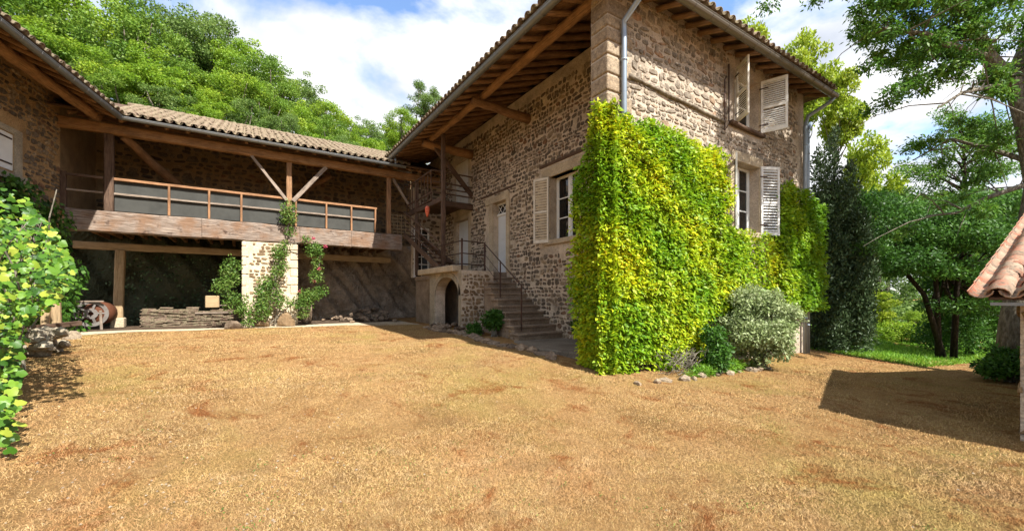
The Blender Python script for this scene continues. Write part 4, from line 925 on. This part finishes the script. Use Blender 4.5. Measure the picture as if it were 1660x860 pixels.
# ------------------------------------------------------------------ things under the gallery
tp = thing('tile_stack', 'long stack of old flat clay tiles on the earth floor under the gallery', 'tile stack', (-1, 18.9, -1))
tb = MB(); tb.box(-.17, .17, -.13, .13, -.014, .014, .5); tme = tb.mesh('clay'); tme.materials.append(M['tile_mat'])
cnt = 0; rest = MB()
for c_ in range(12):
    xb = -2.75+c_*.235; nl = 17+random.randint(-1, 1) if c_ < 6 else 15+random.randint(-2, 1)
    for l_ in range(nl):
        m = Matrix.Translation((xb+random.uniform(-.03, .03), 18.05+random.uniform(-.04, .04), -1.02+l_*.036)) @ Matrix.Rotation(random.uniform(-.12, .12), 4, 'Z') @ Matrix.Rotation(random.uniform(-.04, .04), 4, 'Y')
        obj('tile', tme, None, tp, m)
b = MB(); b.box(-1.5, -.1, 17.85, 17.95, -.62, -.58); b.box(-1.0, .1, 18.2, 18.3, -.36, -.33); obj('plank', b.mesh(), 'wood_grey', tp)
b = MB(); b.box(-1.22, -.82, 17.85, 18.2, -.42, 0); o = obj('stone_block', b.mesh(), 'wood_pale', label='pale square block standing on the stack of old tiles', cat='block'); md = o.modifiers.new('b', 'BEVEL'); md.width = .02
# old drum machine
dm = thing('drum_machine', 'old hand cranked drum machine with pale spoked wheel beside the timber prop', 'machine', (-4.1, 17.8, -1.05))
c0 = Vector((-4.02, 17.6, -.55))
b = MB()
for a in range(24):
    t0, t1 = 2*math.pi*a/24, 2*math.pi*(a+1)/24
    for r0, r1 in ((.40, .30), (.16, .06)):
        P = [(r*math.cos(t), y, r*math.sin(t)) for y in (-.03, .03) for (r, t) in ((r0, t0), (r0, t1), (r1, t1), (r1, t0))]
        b.add(P, [(0,1,2,3),(7,6,5,4),(0,4,5,1),(2,6,7,3)])
for a in range(5):
    t = 2*math.pi*a/5; b.tube([(.1*math.cos(t), 0, .1*math.sin(t)), (.32*math.cos(t), 0, .32*math.sin(t))], .035, 5)
obj('wheel', b.mesh(), 'machine_grey', dm, Matrix.Translation(c0) @ Matrix.Rotation(.25, 4, 'Z'))
b = MB(); b.tube([(0, .05, 0), (0, .15, 0), (0, .75, 0), (0, .85, 0)], [.2, .36, .36, .2], 16); obj('drum', b.mesh('d', True), 'rust', dm, Matrix.Translation(c0+Vector((.12, 0, 0))))
for (x, y) in ((-.3, -.05), (.25, -.05), (-.3, .8), (.3, .8)):
    b = MB(); b.tube([(x*.9, y, .1), (x, y, -.5)], .035, 6); obj('leg', b.mesh(), 'wood_grey', dm, Matrix.Translation(c0))
b = MB(); b.box(-.45, .3, -.08, .0, .36, .40); obj('crossbar', b.mesh(), 'wood_grey', dm, Matrix.Translation(c0))
# half barrel by pillar
b = MB(); b.tube([(1.9, 17.3, -1.06), (1.9, 17.3, -.75), (1.9, 17.3, -.35)], [.17, .2, .19], 14); obj('stone_trough', b.mesh('t', True), 'rubble', label='upright weathered cylinder of stone just right of the pillar', cat='trough')
rock('boulder', (-.35, 15.9, -1.0), (.3, .24, .24), 'rubble', None, 'angular grey boulder left of the foot of the pillar', 'boulder')
rock('boulder', (1.15, 16.1, -.85), (.33, .25, .38), 'stone_pale', None, 'large upright pale boulder against the right corner of the pillar', 'boulder')
rock('boulder', (.45, 16.15, -.95), (.25, .2, .2), 'stone_pale', None, 'small pale boulder in the rose stems before the pillar', 'boulder')
# debris by the barn
wr = thing('rubble_heap', 'pale plaster rubble heaped by the wooden stakes near the barn', 'rubble', (-3.2, 11.2, -1))
for i in range(34): rock('stone', (random.gauss(-3.2, .13), random.gauss(11.2, .3), -1.08+random.uniform(0, .42)), (random.uniform(.08, .17), random.uniform(.1, .2), random.uniform(.08, .14)), 'plaster', wr, sub=1)
for i, (x, y, h) in enumerate(((-3.33, 12.4, .8), (-3.5, 12.3, .75))):
    o = hewn(h+.2, .13, .11); o.materials.append(M['wood_pale']); obj('wooden_stake', o, None, None, axis_matrix((x, y, -1.1), (x+.06*i-.03, y+.03, -1.1+h+.2)), label=['pale squared wooden stake nearest the drum machine', 'pale squared wooden stake half hidden in the vine leaves'][i], cat='stake')
o = hewn(1.3, .08, .1); obj('plank', o, 'wood_dark', None, axis_matrix((-3.6, 11.0, -.62), (-3.05, 11.9, -.58)), label='dark plank lying across the pale rubble heap', cat='plank')
rock('boulder', (-3.6, 14.2, -1.0), (.25, .2, .16), 'quoin', None, 'low pale boulder on the gravel beside the stakes', 'boulder')

# ------------------------------------------------------------------ outbuilding at right
ob = thing('outbuilding', 'low outbuilding with red canal tiles at the right edge', 'shed', (9, 0, -1.6))
OA, OB, OZ, OS = 7.12, .98, -.08, .33
on = math.sqrt(1+OS*OS)
oroof = deck('roof', [(OA, OB, OZ+.03), (OA, -7, OZ+.03), (11.2, -7, OZ+.03+OS*(11.2-OA)), (11.2, OB, OZ+.03+OS*(11.2-OA))][::-1], 0, .03, 'wood_dark', ob)
deck('roof_plane', [(11.2, OB, OZ+.03+OS*(11.2-OA)), (11.2, -7, OZ+.03+OS*(11.2-OA)), (15.3, -7, OZ+.03), (15.3, OB, OZ+.03)][::-1], 0, .03, 'wood_dark', oroof)
tile_field(oroof, (OA-.06, OB-.235*30+.05, OZ+.065), Y_, (1/on, 0, OS/on), 30, 13, .235, .35, TRED, tvr, tfr, 290, 'tile_red')
b = MB(); b.box(OA-.05, OA+.0, -7, OB-.02, OZ-.03, OZ+.005); obj('eave_batten', b.mesh(), 'zinc', ob)
b = MB(); b.box(OA+.28, OA+.62, .42, .78, -1.75, OZ); obp = obj('pier', b.mesh(), 'mortar_shade', ob); stones(obp, (OA+.28, .43, -1.65), Y_, Z_, -X_, .34, 1.5, 'stone_pale', [], 40, .1, .18, .12, .3)
stones(obp, (OA+.63, .78, -1.65), -X_, Z_, Y_, .34, 1.5, 'stone_pale', [], 40, .1, .18, .12, .3)
b = MB(); b.box(7.7, 14.6, -6.6, .3, -1.8, .2); obj('wall', b.mesh(), 'mortar_shade', ob)
b = MB(); b.add([(7.7, .3, .2), (14.6, .3, .2), (11.2, .3, 1.4), (7.7, .2, .2), (14.6, .2, .2), (11.2, .2, 1.4)], [(0, 1, 2), (5, 4, 3), (0, 2, 5, 3), (1, 4, 5, 2)]); obj('gable', b.mesh(), 'mortar_shade', ob)

# ------------------------------------------------------------------ plants near the house
def cam_pt(px, Y, py=None, z=None):
    X = (px-830)/665*Y; a, b_ = .84*X+.543*Y, -.543*X+.84*Y
    return (a, b_, (479-py)/665*Y if py is not None else (gz(a, b_) if z is None else z))
def shrub(name, label, cat, loc, rx, ry, rz, n, mat, L, nb=40, br=.35, group=None, asp=.5):
    root = thing(name, label, cat, loc, group); bl = [(loc[0]+x, loc[1]+y, loc[2]+rz*.95+z, r, f) for x, y, z, r, f in blobs_ellipsoid(nb, rx-br*.5, ry-br*.5, rz-br*.4, 0, br)]
    obj('foliage', crown_mesh('foliage', n, bl, mat, L, asp), None, root, kind='stuff')
    b = MB()
    for q in random.sample(bl, min(14, len(bl))): b.tube([(loc[0]+random.uniform(-.1, .1), loc[1]+random.uniform(-.1, .1), loc[2]-.05), tuple(Vector(loc).lerp(Vector(q[:3]), .5)+Vector((0, 0, .1))), q[:3]], [.02+.01*rz, .012+.006*rz, .005], 5)
    obj('stem', b.mesh(), 'bark_grey', root); return root
shrub('shrub', 'large round grey green variegated shrub against the sunny wall', 'shrub', cam_pt(1232, 8.75, z=-1.6), .92, .66, 1.05, 22000, 'leaf_bush', .075, 90, .24)
shrub('shrub', 'dark green shrub between the creeper and the round variegated shrub', 'shrub', cam_pt(1162, 8.0, z=-1.6), .3, .25, .55, 3500, 'leaf_dark', .08, 20, .2)
shrub('shrub', 'low dark shrub at the foot of the columnar yew', 'shrub', cam_pt(1335, 12.5, z=-1.8), .7, .6, .38, 3500, 'leaf_yew', .1, 20, .25)
shrub('shrub', 'low grey green shrub under the big tree beside the shed', 'shrub', cam_pt(1640, 8.6, z=-1.75), .8, .6, .34, 4000, 'leaf_dark', .1, 20, .22)
shrub('fern', 'small green fern growing from the side of the stone steps', 'fern', (5.72, 9.75, -1.1), .2, .3, .42, 1300, 'leaf_dark', .12, 9, .2)
shrub('fern', 'low green fern at the base of the landing wall', 'fern', (5.25, 10.2, -1.12), .25, .3, .17, 1200, 'leaf_dark', .08, 10, .12)
shrub('fern', 'dark leafy weed between steps and creeper', 'fern', (6.9, 7.6, -1.13), .22, .3, .3, 1200, 'leaf_dark', .09, 10, .14)
shrub('weed_clump', 'pale grassy weeds along the stones under the creeper', 'weeds', (7.7, 4.55, -1.52), 1.3, .2, .12, 2600, 'leaf_grass', .07, 24, .12, asp=.25)
# dead twigs under creeper
b = MB()
for i in range(150):
    p = Vector((random.gauss(6.95, .28), random.uniform(4.55, 4.9), -1.45+random.random()*.35)); d = Vector((random.uniform(-.3, .3), random.uniform(-.1, .1), random.uniform(-.05, .22)))
    b.tube([p, p+d*.5+Vector((0, 0, .03)), p+d], [.007, .005, .003], 4)
obj('dead_twigs', b.mesh(), 'bark_grey', label='tangle of dry grey twigs below the creeper', cat='twigs', kind='stuff')
sb = thing('stone_border', 'row of small stones edging the bed under the creeper', 'border', (7, 4.4, -1.5))
for x in np.arange(5.35, 9.6, .36): rock('stone', (x+random.uniform(-.08, .08), 4.42+random.uniform(-.05, .05), gz(x, 4.4)+.02), (random.uniform(.09, .2), random.uniform(.06, .12), random.uniform(.05, .11)), 'quoin', sb, sub=1)
# rose on the pillar
rs = thing('climbing_rose', 'straggly climbing rose with a few pink blooms on the pillar', 'rose', (.7, 16.0, -1.05))
bl = []; b = MB()
for path in ([(.55, 16.1, -1.05), (.7, 16.0, 0), (1.0, 16.15, 1.4), (1.25, 16.2, 2.6), (1.15, 16.2, 3.1)], [(.2, 16.1, -1.05), (-.3, 15.9, -.4), (-.55, 15.8, .2), (-.4, 15.9, .9)], [(.6, 16.1, -1.0), (1.3, 16.0, -.3), (2.0, 15.95, -.0), (2.3, 15.9, .1)],
             [(1.2, 16.2, 1.8), (1.8, 16.0, 1.9), (2.2, 15.9, 1.5), (2.1, 15.9, .6)], [(.4, 16.1, -1.05), (.3, 16.0, -.3), (.5, 16.0, .4)], [(.8, 16.1, -1.0), (.9, 15.95, -.2), (.8, 16.0, .7)], [(.5, 16.1, -1.05), (.1, 15.9, -.7), (-.2, 15.85, -.2)], [(.6, 16.1, -1.05), (.3, 15.85, -.6), (.5, 15.9, .1)], [(.9, 16.1, -1.05), (1.5, 15.9, -.6), (1.7, 15.9, .1)]):
    b.tube(path, [.02*(1-.6*i/len(path)) for i in range(len(path))], 5)
    for (p, q) in zip(path[1:], path[2:]):
        for t in (0, .33, .66, 1):
            v = Vector(p).lerp(Vector(q), t); bl.append((v.x+random.uniform(-.14, .14), v.y+random.uniform(-.08, .05), v.z+random.uniform(-.1, .1), random.uniform(.12, .26), 1.0))
obj('stem', b.mesh(), 'bark_grey', rs); obj('foliage', crown_mesh('f', 9500, bl, 'leaf_rose', .075, .6), None, rs, kind='stuff')
plain('petal', 'b0455a', .6, .3); k = None
for p in ((1.55, 15.9, .15), (2.35, 15.85, 1.75), (2.15, 15.8, .95), (2.0, 15.85, .5), (1.95, 15.8, 2.0)):
    n = 26; me = leaf_mesh('bloom', np.array(p)+rdir(n)*.035, rdir(n), rdir(n), .06, .055, rng.random(n), 'petal'); obj('bloom', me, None, rs)
# big leaved vine at left edge
def lobed_leaf():
    b = MB(); n = 14; c_ = (0, 0, 0); pts = []
    for i in range(n):
        t = -2.55+5.1*i/(n-1); r = .5*(1+.18*math.cos(3*t)*1.0)*(1.0+.25*math.cos(t)); r *= (1 if i % 2 else .9)
        pts.append((r*math.cos(t)*.9+.12, r*math.sin(t)*.9, -.22*abs(math.sin(t))*r-.18*max(0, math.cos(t))*r*r))
    b.add([(0, 0, 0)]+pts, [(0, i+1, i+2) for i in range(n-1)]); return b
vroot = thing('vine', 'big leaved green vine sprawling up the left edge near the camera', 'vine', (-3.2, 8, -1.5))
LV = []
for q in range(10):
    lb = lobed_leaf(); lb.r = [q/9]*len(lb.f); lb.v = [(x, y*random.uniform(.9, 1.1), z*random.uniform(.5, 1.6)) for x, y, z in lb.v]; me = lb.mesh('leaf', True); me.materials.append(M['leaf_vine']); LV.append((me, lb))
cnt = 0; rest = MB(); rest_i = []
cand = []
for i in range(4200):
    py = random.triangular(300, 765, 480); Y = random.uniform(4.0, 7.4)
    if py > 600: Y = random.uniform(3.3, min(7.4, 1.5*665/(py-479)))
    edge = interp(py, [(290, 20), (340, 60), (400, 100), (440, 122), (480, 92), (505, 62), (530, 32), (600, 28), (700, 20), (760, 28)])
    px = edge-random.random()**1.3*(edge+150)+random.uniform(-8, 8)
    a, b_, z = cam_pt(px, Y, py)
    if z < gz(a, b_)+.08: continue
    cand.append((Y, a, b_, z, px))
cand.sort(key=lambda c: c[0] if c[4] > -8 else 99)
for (Y, a, b_, z, px) in cand:
    sc = random.uniform(.045, .115); q = random.randrange(10)
    tocam = Vector((.35, -.75, .75))+Vector((random.gauss(0, .45), random.gauss(0, .45), random.gauss(0, .35))); m = Matrix.Translation((a, b_, z)) @ tocam.to_track_quat('Z', 'X').to_matrix().to_4x4() @ Matrix.Rotation(random.uniform(2.2, 4.6), 4, 'Z') @ Matrix.Scale(sc, 4)
    me, lb = LV[q]
    if cnt < 300: obj('leaf', me, None, vroot, m); cnt += 1
    else: rest.add([m @ Vector(v) for v in lb.v], lb.f, q/9)
obj('small_leaf', rest.mesh('leaves', True), 'leaf_vine', vroot, kind='stuff')
b = MB()
for i in range(16):
    p = Vector(cam_pt(random.uniform(-60, 20), random.uniform(4.6, 6.6))); pts = [p.copy()]
    for j in range(7): p = p+Vector((random.uniform(-.15, .18), random.uniform(-.15, .15), random.uniform(.25, .42))); pts.append(p.copy())
    b.tube(pts, [.018-.0018*j for j in range(8)], 5)
obj('stem', b.mesh(), 'bark_grey', vroot)
# dark ivy on the barn wall
iv = thing('ivy', 'dark green ivy covering the foot of the barn wall corner', 'ivy', (-4.3, 14.5, -1))
n = 9000; s_ = rng.uniform(-.4, 7, n); z = -1.1+rng.random(n)**.8*3.95; kp = z < 2.75-np.abs(s_-2.2)*.16+.25*np.sin(s_*4)-np.maximum(0, .7-s_)*1.5; s_, z = s_[kp], z[kp]; n = len(s_)
t_ = .1+.4*rng.random(n)*(.7+.3*np.sin(s_*4+z*3)); Pp = np.array(C0)[None]-np.array(wd)[None]*s_[:, None]+np.array(wn_)[None]*t_[:, None]; Pp[:, 2] = z
obj('foliage', leaf_mesh('iv', Pp, rdir(n)+np.array([0, 0, -1.0]), np.tile(np.array(wn_), (n, 1))+rdir(n)*.5, rng.uniform(.1, .2, n), rng.uniform(.07, .13, n), rng.random(n), 'leaf_dark'), None, iv, kind='stuff')
b = MB()
for i in range(9):
    q = C0-wd*random.uniform(.2, 5)+wn_*.06; b.tube([(q.x, q.y, -1.1), (q.x+.05, q.y, .3), (q.x-.05, q.y, 1.7)], [.025, .018, .008], 5)
obj('stem', b.mesh(), 'bark_dark', iv)

# ------------------------------------------------------------------ trees
def unit_crown(mat, n=17000, nb=70, L=.05, flat=.6, squash=1.25, br=.19, lr=.12):
    bl = blobs_ellipsoid(nb, .8, .8, .8*squash, 0, br, flat, .3); me = crown_mesh('crown', n, bl, mat, L, .62)
    b = MB(); branches(b, (0, 0, -.9*squash), bl, lr, .4, 5, 16); return me, b.mesh('limb', True)
CR = {}
for kx, mt in (('a', 'leaf_wood_a'), ('b', 'leaf_wood_b'), ('c', 'leaf_wood_c')): CR[kx] = [unit_crown(mt) for _ in range(2)]
CR['lime'] = [unit_crown('leaf_lime', 9000, 46, .095, br=.25, lr=.05)]
TR = MB(); TR.tube([(0, 0, 0), (.02, .01, .35), (-.02, .02, .7), (0, 0, 1)], [.05, .036, .03, .02], 8); TRM = TR.mesh('trunk', True)
tree_n = 0
def far_tree(kx, px, Y, top, rpx, label, group, zbase=None, mat='bark_grey', sq=1.25, crown_frac=.72):
    """tree whose crown top projects to row top and has half-width rpx pixels"""
    a, b_, _ = cam_pt(px, Y); g = gz(a, b_) if zbase is None else zbase; zt = (479-top)/665*Y; Rr = rpx/665*Y*1.08
    rz = Rr*sq; rz = min(rz, (zt-g)*.48) if zt-g > 1 else rz; cz = zt-rz
    root = thing('broadleaf_tree', label, 'tree', (a, b_, g), group)
    cm, lm = random.choice(CR[kx]); ro = random.uniform(0, 6.28)
    m = Matrix.Translation((a, b_, cz)) @ Matrix.Rotation(ro, 4, 'Z') @ Matrix.Diagonal((Rr, Rr, rz/1.0/(1.25 if kx not in ('dark',) else .8)*1.0, 1))
    obj('crown', cm, None, root, m); obj('limb', lm, mat, root, m)
    H = cz-g; obj('trunk', TRM, mat, root, Matrix.Translation((a, b_, g-.1)) @ Matrix.Diagonal((max(2.5, Rr*1.1), max(2.5, Rr*1.1), H+.1, 1)))
TREES = [  # kind, px, depth, top row, half-width px
 ('a', 20, 30, -120, 120), ('c', 135, 34, -60, 95), ('a', 215, 30, -25, 85), ('b', 290, 36, -25, 80), ('b', 345, 40, 15, 70), ('c', 395, 38, 40, 62), ('a', 440, 36, 78, 55), ('b', 492, 44, 108, 48), ('c', 540, 42, 150, 48), ('b', 590, 44, 178, 42), ('a', 628, 46, 190, 40),
 ('a', -60, 24, -80, 130), ('c', 60, 26, 20, 90), ('a', 150, 27, 55, 75), ('c', 240, 27, 60, 75), ('a', 315, 29, 85, 65), ('c', 375, 30, 100, 60), ('a', 425, 31, 125, 52), ('c', 480, 33, 150, 52), ('a', 535, 35, 175, 45), ('c', 585, 36, 198, 40), ('a', 640, 38, 205, 45),
 ('b', 100, 25, 85, 60), ('a', 195, 25.5, 105, 55), ('b', 270, 26, 120, 50), ('c', 340, 27, 135, 45), ('b', 400, 28, 155, 42), ('b', 460, 29, 175, 40), ('a', 510, 30, 192, 38), ('b', 560, 31, 208, 34), ('c', 615, 32, 222, 32), ('b', 665, 34, 225, 34)]
shade = {'a': 'mid green', 'b': 'grey green', 'c': 'yellow green'}
NTH = ['leftmost', 'second', 'third', 'fourth', 'fifth', 'sixth', 'seventh', 'eighth', 'ninth', 'tenth', 'last']
for i, (kx, px, Y, top, r) in enumerate(TREES):
    row = 'skyline' if i < 11 else ('middle' if i < 22 else 'lowest')
    side = NTH[(i % 11) if i < 22 else i-22]
    far_tree(kx, px, Y, top, r, f'{shade[kx]} tree, {side} from the left in the {row} row of the slope', 'trees on the wooded slope')
far_tree('b', 690, 34, 125, 34, 'tall round tree topping the skyline left of the farmhouse eave', 'trees on the wooded slope')
far_tree('c', 655, 33, 165, 34, 'bright rounded tree just left of the tall tree by the farmhouse eave', 'trees on the wooded slope')
far_tree('a', 725, 30, 155, 30, 'mid green tree partly behind the farmhouse eave', 'trees on the wooded slope')
# undergrowth band behind the gallery ridge
bl = []
for i in range(150):
    a = random.uniform(-32, 9); b_ = random.uniform(21.5, 27); bl.append((a, b_, gz(a, b_)+random.uniform(.3, 1.5), random.uniform(.8, 1.8), .8))
obj('undergrowth', crown_mesh('under', 60000, bl, 'leaf_wood_c', .22, .6), None, label='dense green undergrowth on the slope behind the roofs', cat='undergrowth', kind='stuff')
# behind the house, right
for (px, Y, top, r, lab) in ((1215, 24, 20, 48, 'lime green tree rising just behind the farmhouse roof'), (1300, 26, 40, 50, 'lime green tree behind the roof end below the overhanging branches'), (1355, 24, 90, 42, 'lime green tree between the roof end and the open sky'), (1405, 30, 205, 46, 'small lime treetop above the columnar yew')):
    far_tree('lime', px, Y, top, r, lab, 'lime green trees behind the farmhouse', zbase=-2, sq=2.0)
far_tree('lime', 1412, 21, 462, 38, 'round yellow green tree glowing in the garden beyond the yew', None, zbase=-2.2)
far_tree('c', 1485, 20, 492, 28, 'small green tree right of the glowing yellow tree', None, zbase=-2.2)
for (px, Y, top, r, kx, lab) in ((1440, 40, 270, 60, 'b', 'hazy tree at the far left of the garden backdrop'), (1520, 44, 290, 60, 'a', 'hazy tree in the middle of the garden backdrop'), (1600, 38, 270, 70, 'b', 'hazy tree at the right of the garden backdrop'), (1690, 34, 250, 80, 'a', 'hazy tree behind the big trunk'), (1360, 34, 330, 60, 'b', 'tree behind the columnar yew'), (1430, 30, 400, 55, 'b', 'low tree closing the garden behind the yellow tree'), (1540, 30, 380, 60, 'a', 'low tree closing the garden right of the yellow tree')):
    far_tree(kx, px, Y, top, r, lab, 'trees closing the garden', zbase=-2.6)
bl = []
for i in range(120):
    px = random.uniform(1290, 1700); Y = random.uniform(24, 40); p = cam_pt(px, Y, z=-2.4+random.uniform(.2, 1.6)); bl.append((*p, random.uniform(.7, 1.5), .8))
obj('thicket', crown_mesh('under', 45000, bl, 'leaf_wood_b', .2, .6), None, label='sunlit thicket closing the garden behind the hedge', cat='thicket', kind='stuff')
b = MB(); b.add([(16, 40, -2.3), (44, -6, -2.3), (400, -60, -2.3), (400, 400, -2.3), (16, 400, -2.3)], [(0, 1, 2, 3, 4)]); obj('meadow', b.mesh(), 'green_lawn', kind='structure')
# dark spreading tree
dk = thing('broadleaf_tree', 'dark spreading tree with several stems beyond the right lawn', 'tree', cam_pt(1530, 13.5, z=-2))
a, b_, g = cam_pt(1535, 13.5, z=-2.1)
bl = []
for i in range(80):
    bl.append((*cam_pt(random.uniform(1500, 1690), random.uniform(14.3, 17), random.uniform(430, 560)), random.uniform(.4, .7), .7))
for i in range(125):
    px = random.uniform(1400, 1680); py = random.uniform(318, 505) if px > 1500 else random.uniform(318, 440)
    if py > 460 and random.random() < .5: continue
    bl.append((*cam_pt(px, random.uniform(12, 15.5), py), random.uniform(.35, .75), .45))
obj('crown', crown_mesh('c', 85000, bl, 'leaf_dark', .12, .45), None, dk)
b = MB()
for (px0, px1, py1) in ((1522, 1515, 430), (1546, 1560, 400), (1530, 1450, 420)):
    p = cam_pt(px0, 13.5, z=-2.1); e = cam_pt(px1, 13.2, py1); m_ = (p[0]*.6+e[0]*.4, p[1]*.6+e[1]*.4, p[2]*.35+e[2]*.65); b.tube([p, m_, e, (e[0]*1.03, e[1]*1.03, e[2]+.9)], [.1, .07, .05, .02], 7)
obj('trunk', b.mesh('t', True), 'bark_dark', dk)
b = MB(); branches(b, cam_pt(1530, 13.5, 440), bl, .12, .4, 5, 40); obj('limb', b.mesh(), 'bark_dark', dk)
sl_ = thing('slender_tree', 'slender airy tree rising behind the dark spreading tree against the sky', 'tree', cam_pt(1575, 17, z=-2.3))
b = MB(); P = [cam_pt(1572, 17, z=-2.4), cam_pt(1570, 17, 400), cam_pt(1565, 17, 300), cam_pt(1560, 17, 190)]; b.tube(P, [.13, .1, .07, .02], 7); obj('trunk', b.mesh('t', True), 'bark_dark', sl_)
b = MB(); bl = []
for i in range(46):
    py = random.uniform(185, 345); px = 1563+random.choice((-1, 1))*random.uniform(10, 40+(py-170)*.55); Y = 17+random.uniform(-1.2, 1.2); e = cam_pt(px, Y, py-8); s0 = cam_pt(1563, 17, py+22)
    b.tube([s0, tuple((Vector(s0)+Vector(e))/2+Vector((0, 0, .15))), e], [.04, .025, .008], 5); bl.append((*e, random.uniform(.3, .6), .45)); q = Vector(s0).lerp(Vector(e), .7); bl.append((q.x, q.y, q.z, random.uniform(.25, .45), .45))
obj('limb', b.mesh(), 'bark_dark', sl_); obj('crown', crown_mesh('c', 15000, bl, 'leaf_ash', .12, .45), None, sl_)
# columnar yew, three spires
yw = thing('yew_tree', 'dark columnar yew with pointed tops at the far end of the farmhouse', 'tree', cam_pt(1350, 14, z=-1.9))
bl = []
for (px, top, wd_) in ((1352, 205, 17), (1328, 232, 15), (1378, 262, 17), (1394, 330, 10)):
    for i in range(40):
        f = random.random(); py = top+8+(545-top)*f; hw2 = wd_*min(1, .25+f*2.2)*(1 if py < 470 else .75)
        bl.append((*cam_pt(px+random.uniform(-hw2, hw2)*.8, 12.6+random.uniform(-.4, .4), py), .1+.26*min(1, f*2.5), 1.9))
obj('crown', crown_mesh('y', 60000, bl, 'leaf_yew', .11, .42, .35, -.9), None, yw)
b = MB(); p = cam_pt(1348, 12.6, z=-1.95); b.tube([p, (p[0], p[1], 1), (p[0], p[1], 3.5)], [.16, .12, .04], 7); obj('trunk', b.mesh(), 'bark_dark', yw)
# hedge
hg = MB(); bl = [(*cam_pt(px, 19.5+random.uniform(-.3, .3), z=-1.95+random.uniform(0, .5)), .38, .8) for px in range(1372, 1530, 5)]
hr_ = thing('hedge', 'low bright green hedge crossing the garden under the yellow tree', 'hedge', cam_pt(1440, 19.5, z=-2.1)); obj('foliage', crown_mesh('h', 9000, bl, 'leaf_wood_c', .1), None, hr_, kind='stuff')
b = MB()
for q in bl[::3]: b.tube([(q[0], q[1], -2.2), q[:3]], [.03, .01], 5)
obj('stem', b.mesh(), 'bark_dark', hr_)
# big airy tree on the right
bt = thing('ash_tree', 'big pale barked tree with airy drooping foliage at the right edge', 'tree', cam_pt(1640, 9.2, z=-1.8))
C_ = lambda px, py, Y: cam_pt(px, Y, py)
b = MB(); b.tube([cam_pt(1640, 9.2, z=-1.9), C_(1643, 520, 9.2), C_(1664, 400, 9.2), C_(1680, 300, 9.2), C_(1662, 200, 9.1), C_(1644, 135, 9.0)], [.3, .22, .19, .18, .16, .15], 12)
obj('trunk', b.mesh('t', True), 'bark_grey', bt)
LB = [([(1642, 140, 9.0), (1600, 90, 9.0), (1570, 20, 8.9), (1530, -70, 8.8), (1480, -180, 8.7)], .17), ([(1642, 140, 9.0), (1665, 80, 9.2), (1690, 0, 9.4), (1720, -120, 9.6), (1730, -260, 9.6)], .19),
      ([(1640, 130, 9.0), (1600, 142, 8.7), (1560, 150, 8.4), (1520, 175, 8.2)], .06), ([(1600, 92, 9.0), (1530, 70, 8.6), (1500, 55, 8.5), (1460, 50, 8.4), (1430, 45, 8.3)], .08),
      ([(1570, 25, 8.9), (1500, -20, 8.2), (1440, -25, 8), (1400, -20, 7.9)], .07), ([(1660, 300, 9.2), (1600, 320, 9.4), (1550, 345, 9.8), (1500, 350, 10)], .06), ([(1664, 260, 9.2), (1600, 240, 9.8), (1540, 225, 10.3), (1480, 260, 10.8)], .06),
      ([(1530, -70, 8.8), (1450, -110, 8.2), (1350, -90, 7.8)], .07), ([(1690, 0, 9.4), (1760, 30, 8.6), (1850, 60, 8)], .09), ([(1720, -120, 9.6), (1800, -160, 10), (1900, -120, 10.5)], .09), ([(1530, -70, 8.8), (1560, -160, 10), (1600, -260, 11)], .08), ([(1480, -180, 8.7), (1400, -260, 8.5), (1330, -260, 8.4)], .06)]
bl = []; b = MB()
for pts, r in LB:
    P = [Vector(C_(*q)) for q in pts]; b.tube(P, [r*(1-.75*i/(len(P)-1)) for i in range(len(P))], 8)
    for p, q in zip(P, P[1:]):
        nseg = max(2, int((q-p).length/.3))
        for j in range(nseg):
            s0 = p.lerp(q, (j+random.random())/nseg)
            for _ in range(2):
                d = Vector((random.gauss(0, .6), random.gauss(0, .6), random.gauss(-.05, .35))); e = s0+d
                b.tube([s0, s0+d*.5+Vector((0, 0, .08)), e, e+Vector((d.x*.3, d.y*.3, -.25))], [r*.22+.004, .012, .008, .003], 4)
                if s0 is P[0]: continue
                if r == .06 and pts[0][1] >= 125 and random.random() < .55: continue
                if random.random() < .85: bl.append((e.x, e.y, e.z, random.uniform(.2, .42), .6)); bl.append((e.x+d.x*.4, e.y+d.y*.4, e.z-.12, random.uniform(.14, .28), .7))
def over_roof(q):
    Y = .543*q[0]+.84*q[1]; X = .84*q[0]-.543*q[1]; px = 830+665*X/Y; py = 479-665*q[2]/Y
    return px < 1405 and py > max(15, (px-1270)*.5)
for q in range(34): bl.append((*cam_pt(random.uniform(1400, 1560), random.uniform(8, 10), random.uniform(-40, 150)), random.uniform(.2, .4), .5))
bl = [q for q in bl if not over_roof(q)]
obj('limb', b.mesh('l'), 'bark_grey', bt)
obj('crown', crown_mesh('c', 80000, bl, 'leaf_ash', .095, .42, .3, .4, .2), None, bt)
print('objects', len(S.objects), 'leaf/mesh polys', sum(len(o.data.polygons) for o in S.objects if o.type == 'MESH'))
